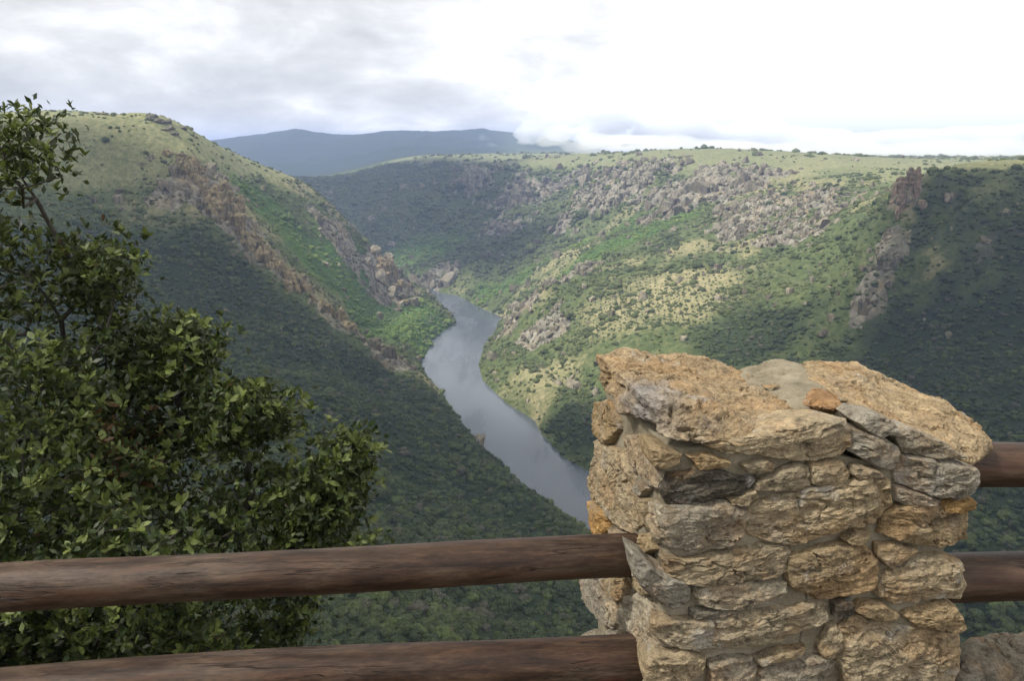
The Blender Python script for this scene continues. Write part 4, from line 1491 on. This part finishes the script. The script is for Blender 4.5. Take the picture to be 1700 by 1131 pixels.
# boulders at the foot of the fence
b1 = rough_rock('boulder', cage([(1612, 1056, 2.45), (1650, 1048, 2.6), (1760, 1044, 2.75), (1800, 1100, 2.5), (1640, 1085, 2.35), (1600, 1140, 2.25), (1570, 1075, 2.4), (1580, 1200, 2.3), (1800, 1250, 2.5), (1700, 1250, 2.9), (1850, 1150, 2.9)]), STONE, None, 51, voxel=0.014, a1=0.03, a2=0.012, a3=0.005)
b1['tint'] = [0.21, 0.185, 0.145, 1]
tag(b1, 'grey flat-topped boulder low behind the pillar in the bottom right corner', 'rock')
b2 = rough_rock('boulder', cage([(957, 1050, 2.45), (985, 1041, 2.5), (1030, 1045, 2.5), (1050, 1100, 2.35), (1040, 1180, 2.3), (940, 1128, 2.3), (930, 1200, 2.3), (960, 1200, 2.6), (1040, 1200, 2.7)]), STONE, None, 57, voxel=0.012, a1=0.02, a2=0.01)
b2['tint'] = [0.30, 0.27, 0.21, 1]
tag(b2, 'pale stone behind the lower left rail at the foot of the pillar', 'rock')


def red_rag():
    m, t, out = material('red_cloth')
    b = t.node('ShaderNodeBsdfPrincipled')
    n = t.noise(t.node('ShaderNodeTexCoord').outputs['Object'], 60, 3, 0.6)
    t.link(t.ramp(n, [(0.3, (0.22, 0.006, 0.012)), (0.7, (0.42, 0.015, 0.025))]), b.inputs['Base Color'])
    b.inputs['Roughness'].default_value = 0.8
    t.link(b.outputs[0], out.inputs['Surface'])
    o = rough_rock('cloth', cage([(1000, 1124, 2.02), (1018, 1120, 2.03), (1036, 1124, 2.02), (1042, 1150, 2.0), (1020, 1165, 1.98), (998, 1150, 2.0), (1020, 1140, 2.1)]), m, None, 61, voxel=0.004, a1=0.008, a2=0.006, a3=0.002)
    tag(o, 'scrap of red cloth under the lower left rail by the pillar', 'cloth')


red_rag()


# ------------------------------------------------------------------ log rails
def log_material():
    m, t, out = material('weathered_log')
    tcn = t.node('ShaderNodeTexCoord')
    p = tcn.outputs['Object']
    grain = t.noise(t.mapping(p, scale=(6, 45, 45)), 1.0, 6, 0.65, 0.6)
    blot = t.noise(t.mapping(p, scale=(2.5, 9, 9)), 1.3, 5, 0.6, 0.5)
    fine = t.noise(t.mapping(p, scale=(40, 220, 220)), 1.0, 4, 0.7)
    k = t.math('ADD', t.math('MULTIPLY', grain, 0.65), t.math('MULTIPLY', fine, 0.4))
    c = t.ramp(k, [(0.40, (0.013, 0.0065, 0.004)), (0.53, (0.037, 0.019, 0.0105)), (0.66, (0.078, 0.042, 0.024))])
    wornc = t.ramp(k, [(0.40, (0.034, 0.021, 0.013)), (0.64, (0.118, 0.082, 0.056))])
    c = t.mix(t.math('MULTIPLY', t.smooth(blot, 0.44, 0.66), 0.75), c, wornc)
    redm = t.smooth(t.noise(t.mapping(p, scale=(1.3, 9, 9), loc=(5, 2, 2)), 1.6, 4, 0.6, 0.4), 0.56, 0.68)
    c = t.mix(t.math('MULTIPLY', redm, 0.55), c, (0.080, 0.036, 0.020))
    # drying cracks and knots
    cr = t.noise(t.mapping(p, scale=(1.1, 16, 16), loc=(2, 7, 1)), 1.7, 3, 0.55, 0.2)
    line = t.math('SUBTRACT', 1.0, t.smooth(t.math('ABSOLUTE', t.math('SUBTRACT', cr, 0.5)), 0.0, 0.010))
    line = t.math('MULTIPLY', line, t.smooth(t.noise(p, 3.0, 2, 0.5), 0.46, 0.56))
    vor = t.node('ShaderNodeTexVoronoi', feature='F1')
    t.link(t.mapping(p, scale=(2.6, 5.5, 5.5)), vor.inputs['Vector'])
    vor.inputs['Scale'].default_value = 1.0
    knot = t.math('SUBTRACT', 1.0, t.smooth(vor.outputs['Distance'], 0.05, 0.13))
    c = t.mix(t.math('MULTIPLY', knot, 0.75), c, (0.020, 0.011, 0.007))
    c = t.mix(t.math('MULTIPLY', line, 0.85), c, (0.008, 0.005, 0.004))
    b = t.node('ShaderNodeBsdfPrincipled')
    t.link(c, b.inputs['Base Color'])
    b.inputs['Roughness'].default_value = 0.52
    b.inputs['Specular IOR Level'].default_value = 0.3
    bump = t.node('ShaderNodeBump')
    bump.inputs['Distance'].default_value = 0.003
    bump.inputs['Strength'].default_value = 0.7
    t.link(t.math('SUBTRACT', t.math('ADD', grain, t.math('MULTIPLY', fine, 0.4)), t.math('ADD', t.math('MULTIPLY', line, 1.2), t.math('MULTIPLY', knot, 0.6))), bump.inputs['Height'])
    t.link(bump.outputs[0], b.inputs['Normal'])
    t.link(b.outputs[0], out.inputs['Surface'])
    return m


LOG = log_material()


def log_rail(A, B, ra, rb, seed, label, cracks=()):
    A, B = np.array(A), np.array(B)
    L = np.linalg.norm(B - A)
    n, k = int(L / 0.012), 48
    s = np.linspace(0, 1, n)
    a = np.linspace(0, 2 * math.pi, k, endpoint=False)
    SS, AA = np.meshgrid(s, a, indexing='ij')
    X = SS * L
    P = np.stack([X.ravel() * 1.2, np.cos(AA).ravel() * 0.9 + seed, np.sin(AA).ravel() * 0.9], 1)
    R = (ra + (rb - ra) * SS) * (1 + 0.06 * fbm(P * np.array([1.6, 1, 1]), 3, seed).reshape(SS.shape) + 0.012 * fbm(P * np.array([2.5, 7, 7]), 3, seed + 3).reshape(SS.shape))
    for cs, ca, wd, ln, dp in cracks:
        da = (AA - ca + math.pi) % (2 * math.pi) - math.pi
        R -= dp * np.exp(-(da / wd) ** 2) * np.clip(1 - np.abs(X - cs) / ln, 0, 1) ** 0.5
    by = 0.010 * np.sin(X * 1.7 + seed) + 0.006 * np.sin(X * 4.1 + seed * 2)
    bz = 0.010 * np.cos(X * 1.9 + seed * 1.3)
    V = np.stack([X.ravel(), (R * np.cos(AA) + by).ravel(), (R * np.sin(AA) + bz).ravel()], 1)
    F = []
    for i in range(n - 1):
        for j in range(k):
            F.append((i * k + j, (i + 1) * k + j, (i + 1) * k + (j + 1) % k, i * k + (j + 1) % k))
    F.append(tuple(range(k)))
    F.append(tuple((n - 1) * k + j for j in range(k))[::-1])
    o = mesh_obj('log_rail', V, F, LOG)
    d = Vector(B - A).normalized()
    up = Vector((0, 0, 1))
    y = up.cross(d).normalized()
    z = d.cross(y)
    o.matrix_world = Matrix(((d.x, y.x, z.x, A[0]), (d.y, y.y, z.y, A[1]), (d.z, y.z, z.z, A[2]), (0, 0, 0, 1)))
    return tag(o, label, 'fence rail', 'log rails of the fence')


def extend(p, q, f0, f1):
    return p + (q - p) * -f0, p + (q - p) * (1 + f1)


A, B = extend(at(0, 977, 1.88), at(1040, 925, 2.07), 0.35, 0.14)
rail1 = log_rail(A, B, 0.0565, 0.0545, 3, 'upper log rail left of the pillar, worn brown and split along its top', cracks=((1.35, 1.25, 0.05, 0.12, 0.008), (2.2, 1.3, 0.035, 0.18, 0.007), (1.0, 1.4, 0.03, 0.15, 0.006), (2.55, 1.1, 0.03, 0.2, 0.006)))
A, B = extend(at(0, 1157, 1.86), at(1035, 1088, 2.07), 0.35, 0.14)
rail2 = log_rail(A, B, 0.059, 0.060, 8, 'lower log rail left of the pillar, reddish brown along the bottom edge', cracks=((1.2, 1.3, 0.05, 0.2, 0.006),))
A, B = at(1560, 779, 2.24), at(1980, 779, 2.30)
rail3 = log_rail(A, B, 0.0635, 0.0635, 14, 'upper dark log rail right of the pillar under the golden cap')
A, B = at(1520, 967, 2.24), at(1980, 962, 2.30)
rail4 = log_rail(A, B, 0.068, 0.068, 19, 'lower dark log rail right of the pillar above the grey boulder')

# pale nail head on the upper left rail
mn, tn_, on_ = material('pale_nail')
bn = tn_.node('ShaderNodeBsdfPrincipled')
bn.inputs['Base Color'].default_value = (0.6, 0.58, 0.55, 1)
bn.inputs['Roughness'].default_value = 0.4
tn_.link(bn.outputs[0], on_.inputs['Surface'])
bm = bmesh.new()
bmesh.ops.create_icosphere(bm, subdivisions=2, radius=0.0055)
for v in bm.verts:
    v.co.z *= 0.5
me = bpy.data.meshes.new('nail_head')
bm.to_mesh(me)
bm.free()
me.materials.append(mn)
nail = bpy.data.objects.new('nail_head', me)
COL.objects.link(nail)
nail.parent = rail1
nail.matrix_parent_inverse = rail1.matrix_world.inverted()
pn = at(450, 957, 1.955)
nd = -Vector(pn).normalized()
nail.location = Vector(at(450, 957, 1.915))
nail.rotation_euler = nd.to_track_quat('Z', 'Y').to_euler()

# ------------------------------------------------------------------ holm oak on the left
def leaf_material(name, kind):
    m, t, out = material(name)
    a = t.node('ShaderNodeAttribute', attribute_name='tint', attribute_type=kind).outputs['Color']
    geo = t.node('ShaderNodeNewGeometry')
    n = t.noise(geo.outputs['Position'], 60, 2, 0.5)
    c = t.mix(1.0, a, t.ramp(n, [(0.3, (0.75, 0.75, 0.75)), (0.7, (1.25, 1.25, 1.2))]), 'MULTIPLY')
    c = t.mix(geo.outputs['Backfacing'], c, t.mix(0.3, c, (0.10, 0.11, 0.07)))
    b = t.node('ShaderNodeBsdfPrincipled')
    t.link(c, b.inputs['Base Color'])
    b.inputs['Roughness'].default_value = 0.5
    b.inputs['Specular IOR Level'].default_value = 0.28
    tr = t.node('ShaderNodeBsdfTranslucent')
    t.link(t.mix(1.0, c, (1.2, 1.35, 0.6), 'MULTIPLY'), tr.inputs['Color'])
    mx = t.node('ShaderNodeMixShader')
    mx.inputs[0].default_value = 0.22
    t.link(b.outputs[0], mx.inputs[1])
    t.link(tr.outputs[0], mx.inputs[2])
    t.link(mx.outputs[0], out.inputs['Surface'])
    return m


def bark_material():
    m, t, out = material('oak_bark')
    p = t.node('ShaderNodeNewGeometry').outputs['Position']
    n = t.noise(p, 60, 5, 0.65)
    b = t.node('ShaderNodeBsdfPrincipled')
    t.link(t.ramp(n, [(0.3, (0.022, 0.018, 0.014)), (0.6, (0.065, 0.055, 0.045)), (0.8, (0.13, 0.12, 0.10))]), b.inputs['Base Color'])
    b.inputs['Roughness'].default_value = 0.9
    t.link(b.outputs[0], out.inputs['Surface'])
    return m


def in_poly(x, y, poly):
    inside = np.zeros(len(x), dtype=bool)
    d2 = np.full(len(x), 1e9)
    for i in range(len(poly)):
        a, b = np.array(poly[i], float), np.array(poly[(i + 1) % len(poly)], float)
        ab = b - a
        tt = np.clip(((x - a[0]) * ab[0] + (y - a[1]) * ab[1]) / (ab @ ab), 0, 1)
        d2 = np.minimum(d2, (x - a[0] - tt * ab[0]) ** 2 + (y - a[1] - tt * ab[1]) ** 2)
        if a[1] != b[1]:
            inside ^= ((a[1] > y) != (b[1] > y)) & (x < (b[0] - a[0]) * (y - a[1]) / (b[1] - a[1]) + a[0])
    return inside, np.sqrt(d2)


def build_oak():
    r = np.random.default_rng(77)
    TC = 3.9
    BARK = bark_material()
    root = np.array([-2.05, 3.95, -3.75])
    oak = empty('holm_oak', root)
    tag(oak, 'leafy evergreen oak filling the left side behind the log rails', 'tree')
    polyA = [(-330, 190), (-100, 190), (0, 186), (28, 186), (50, 200), (80, 186), (112, 205), (112, 235), (80, 262), (112, 296), (70, 325), (0, 345), (-330, 380)]
    polyB = [(-330, 390), (0, 372), (50, 380), (90, 365), (100, 400), (135, 425), (205, 408), (238, 452), (222, 482), (185, 505), (215, 540), (270, 535), (328, 560), (360, 572), (325, 603), (340, 630), (290, 655), (330, 668), (400, 664), (440, 692), (495, 694), (455, 740), (470, 778), (540, 757), (592, 740), (582, 790), (570, 840), (545, 890), (545, 930), (515, 1010), (490, 1090), (470, 1200), (-330, 1250)]
    ends = []

    def sample(poly, n, tmid, mind, twid):
        out = []
        while len(out) < n:
            x = r.uniform(-330, 620, 4000)
            y = r.uniform(120, 1250, 4000)
            ins, d = in_poly(x, y, poly)
            ok = ins & (d > 4)
            for a, b, q in zip(x[ok], y[ok], d[ok]):
                th = min(twid, 0.10 + q / FPX * TC * 1.2)
                t = tmid + r.uniform(-1, 1) * th
                p = at(a, b, t)
                if b < 540 and mind < 0.065 and mind > 0.062 and r.uniform() < 0.5:
                    continue
                if fbm((p * 2.9)[None], 2, 19)[0] < -0.13 + 0.25 * r.normal() * 0.3:
                    continue
                if all(np.sum((p - e) ** 2) > mind ** 2 for e in out[-400:]):
                    out.append(p)
                    if len(out) >= n:
                        break
        return out
    ends = sample(polyA, 105, TC - 0.3, 0.06, 0.5) + sample(polyB, 1650, TC, 0.064, 0.95)
    for lobe, q in (([(440, 770), (540, 745), (604, 728), (596, 790), (575, 850), (548, 905), (450, 900)], 110), ([(240, 545), (290, 540), (368, 565), (335, 620), (270, 640)], 45), ([(320, 668), (400, 655), (505, 685), (470, 740), (380, 745)], 70), ([(120, 430), (205, 398), (246, 455), (200, 505), (130, 500)], 45)):
        ends += sample(lobe, q, TC - 0.15, 0.05, 0.4)
    ends.append(at(607, 912, 3.4))
    ends.append(at(606, 905, 3.42))
    ends = np.array(ends)
    # skeleton: trunk, then each tip reaches for the nearest wood
    nodes = [root]
    par = [-1]
    plen = [0.0]

    def grow(parent, target, jit, step=0.11):
        p0 = nodes[parent]
        L = np.linalg.norm(target - p0)
        k = max(1, int(L / step))
        cur = parent
        bow = r.normal(size=3) * jit * L + np.array([0, 0, -0.10 * L])
        for i in range(1, k + 1):
            f = i / k
            p = p0 + (target - p0) * f + bow * math.sin(f * math.pi) * (1 if i < k else 0) + (r.normal(size=3) * 0.010 if i < k else 0)
            nodes.append(p)
            par.append(cur)
            plen.append(plen[cur] + L / k)
            cur = len(nodes) - 1
        return cur
    fork = grow(0, np.array([-1.95, 3.95, -2.6]), 0.03)
    for tgt in (at(60, 330, 3.7), at(170, 520, 3.9), at(330, 760, 3.8), at(120, 780, 3.4), at(-150, 450, 4.0), at(-120, 800, 3.6), at(420, 820, 4.0), at(200, 960, 3.7)):
        base = fork if r.uniform() < 0.7 else r.integers(max(1, fork - 4), fork + 1)
        grow(base, tgt, 0.10)
    order = np.argsort(np.linalg.norm(ends - nodes[fork], axis=1))
    tips = []
    for k in order:
        e = ends[k]
        Nn = np.array(nodes)
        cost = np.linalg.norm(Nn - e, axis=1) + 0.18 * np.array(plen)
        cost[:max(1, fork - 3)] += 10
        tips.append(grow(int(np.argmin(cost)), e, 0.08))
    n = len(nodes)
    Nn = np.array(nodes)
    acc = np.zeros(n)
    ch = np.zeros(n, int)
    for i in range(n - 1, 0, -1):
        if acc[i] == 0:
            acc[i] = 0.0028 ** 2.2
        acc[par[i]] += acc[i]
    acc[0] = max(acc[0], acc[1])
    rad = acc ** (1 / 2.2)

    def tubes(sel, name, sides):
        V, F = [], []
        b = 0
        a = np.linspace(0, 2 * math.pi, sides, endpoint=False)
        for i in sel:
            p, q = Nn[par[i]], Nn[i]
            d = q - p
            L = np.linalg.norm(d)
            if L < 1e-5:
                continue
            d = d / L
            u = np.cross(d, [0.3, 0.5, 0.81])
            u /= np.linalg.norm(u)
            v = np.cross(d, u)
            circ = np.cos(a)[:, None] * u + np.sin(a)[:, None] * v
            r0 = min(rad[par[i]], rad[i] * 1.25)
            V += [p - d * r0 * 0.3 + circ * r0, q + circ * rad[i]]
            F += [(b + j, b + (j + 1) % sides, b + sides + (j + 1) % sides, b + sides + j) for j in range(sides)]
            b += 2 * sides
        o = mesh_obj(name, np.concatenate(V) - root, F, BARK)
        o.parent = oak
        return o
    trunk_idx = set(range(1, fork + 1))
    tubes(sorted(trunk_idx), 'trunk', 14)
    tubes([i for i in range(1, n) if i not in trunk_idx], 'branches', 6)

    # leaf: a shallow folded oval blade
    prof = [(0.0, 0.03), (0.35, 0.40), (0.72, 0.42), (1.0, 0.04)]
    lv, lf = [], []
    for (x, wv) in prof:
        lv += [(x, -wv * 0.5, 0.11 * wv - 0.10 * x * x), (x, 0, -0.10 * x * x), (x, wv * 0.5, 0.11 * wv - 0.10 * x * x)]
    for i in range(len(prof) - 1):
        b = i * 3
        lf += [(b, b + 3, b + 4, b + 1), (b + 1, b + 4, b + 5, b + 2)]
    lv = np.array(lv)
    lf = np.array(lf)
    ctr = at(80, 750, TC)
    M, T, C_ = [], [], []
    for k in tips:
        e = Nn[k]
        out = e - ctr
        out /= np.linalg.norm(out) + 1e-6
        for s in range(r.integers(5, 9)):
            ax = np.array([0, -0.1, 0.9]) + 0.75 * out + r.normal(size=3) * 0.5
            ax /= np.linalg.norm(ax)
            org = e + np.clip(r.normal(size=3) * 0.06, -0.085, 0.085) + ax * r.uniform(-0.02, 0.06)
            young = r.uniform(0, 1)
            u = np.cross(ax, r.normal(size=3))
            u /= np.linalg.norm(u)
            v = np.cross(ax, u)
            nl = r.integers(5, 9)
            ph = r.uniform(0, 6.28)
            _, ppx, ppy, _ = in_view(org[0], org[1], org[2], 9999)
            brown = math.exp(-(((ppx - 215) / 55) ** 2 + ((ppy - 735) / 60) ** 2)) * 0.5 + 0.004
            for q in range(nl):
                az = ph + q * 2.4
                el = math.radians(r.uniform(15, 75))
                d = (math.cos(az) * u + math.sin(az) * v) * math.cos(el) + ax * math.sin(el)
                side = np.cross(ax, d)
                side /= np.linalg.norm(side) + 1e-9
                nn = np.cross(d, side)
                if nn @ ax < 0:
                    side, nn = -side, -nn
                L = r.uniform(0.022, 0.056) * (0.8 + 0.3 * young)
                W = L * r.uniform(0.8, 1.15)
                Mx = np.column_stack([d * L, side * W, nn * L])
                f = r.uniform(0, 1)
                if r.uniform() < brown:
                    c = np.array([0.085, 0.048, 0.020]) * r.uniform(0.6, 1.3)
                elif young > 0.45:
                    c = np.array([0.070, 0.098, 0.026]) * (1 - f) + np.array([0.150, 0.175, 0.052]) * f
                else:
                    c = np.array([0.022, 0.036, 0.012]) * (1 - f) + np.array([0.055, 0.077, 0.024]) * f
                M.append(Mx)
                T.append(org - ax * 0.012 + r.normal(size=3) * 0.004)
                C_.append(c)
    M, T, C_ = np.array(M), np.array(T), np.array(C_)
    # filler leaves deeper inside the crown, its inner shade painted into their dark colour
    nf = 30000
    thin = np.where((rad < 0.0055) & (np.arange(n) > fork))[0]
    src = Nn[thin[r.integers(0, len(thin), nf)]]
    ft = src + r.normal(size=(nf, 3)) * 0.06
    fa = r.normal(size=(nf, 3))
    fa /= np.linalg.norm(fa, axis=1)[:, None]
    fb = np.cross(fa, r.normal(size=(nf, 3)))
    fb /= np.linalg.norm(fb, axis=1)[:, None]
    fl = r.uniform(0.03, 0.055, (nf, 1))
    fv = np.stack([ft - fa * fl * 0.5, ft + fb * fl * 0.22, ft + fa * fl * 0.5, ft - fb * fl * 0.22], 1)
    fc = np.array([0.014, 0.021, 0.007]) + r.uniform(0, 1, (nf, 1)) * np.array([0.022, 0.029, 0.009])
    fo_ = mesh_obj('inner_foliage', fv.reshape(-1, 3) - root, np.arange(nf * 4).reshape(-1, 4), leaf_material('oak_leaf_inner_shade', 'GEOMETRY'))
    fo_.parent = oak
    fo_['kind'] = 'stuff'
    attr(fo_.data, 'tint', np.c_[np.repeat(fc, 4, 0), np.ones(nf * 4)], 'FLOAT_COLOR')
    nL = len(T)
    _, px, py, dep = in_view(T[:, 0], T[:, 1], T[:, 2], 0)
    area = np.linalg.norm(M[:, :, 0], axis=1) / dep
    free = (px > 8) & (px < 600) & (py > 180) & (py < 905)
    score = np.where(free, area * (1 + 0.35 * (C_[:, 1] > 0.12)) * np.where(dep < 3.6, 1.2, 1.0), 0)
    big = np.argsort(-score)[:300]
    LM = leaf_material('oak_leaf_single', 'OBJECT')
    lme = bpy.data.meshes.new('leaf')
    lme.from_pydata(lv.tolist(), [], lf.tolist())
    lme.materials.append(LM)
    lme.polygons.foreach_set('use_smooth', np.ones(len(lme.polygons), dtype=bool))
    for k in big:
        o = bpy.data.objects.new('leaf', lme)
        COL.objects.link(o)
        o.parent = oak
        mm = np.eye(4)
        mm[:3, :3] = M[k]
        mm[:3, 3] = T[k] - root
        o.matrix_basis = Matrix(mm.tolist())
        o['tint'] = [float(c) for c in C_[k]] + [1.0]
    rest = np.ones(nL, dtype=bool)
    rest[big] = False
    Mr, Tr, Cr = M[rest], T[rest], C_[rest]
    V = np.einsum('nij,kj->nki', Mr, lv) + Tr[:, None, :]
    F = lf[None] + (np.arange(len(Mr)) * len(lv))[:, None, None]
    fo = mesh_obj('foliage', V.reshape(-1, 3) - root, F.reshape(-1, 4), leaf_material('oak_leaf', 'GEOMETRY'))
    fo.parent = oak
    fo['kind'] = 'stuff'
    attr(fo.data, 'tint', np.c_[np.repeat(Cr, len(lv), 0), np.ones(len(Cr) * len(lv))], 'FLOAT_COLOR')
    print('leaves', nL, 'nodes', n)


build_oak()
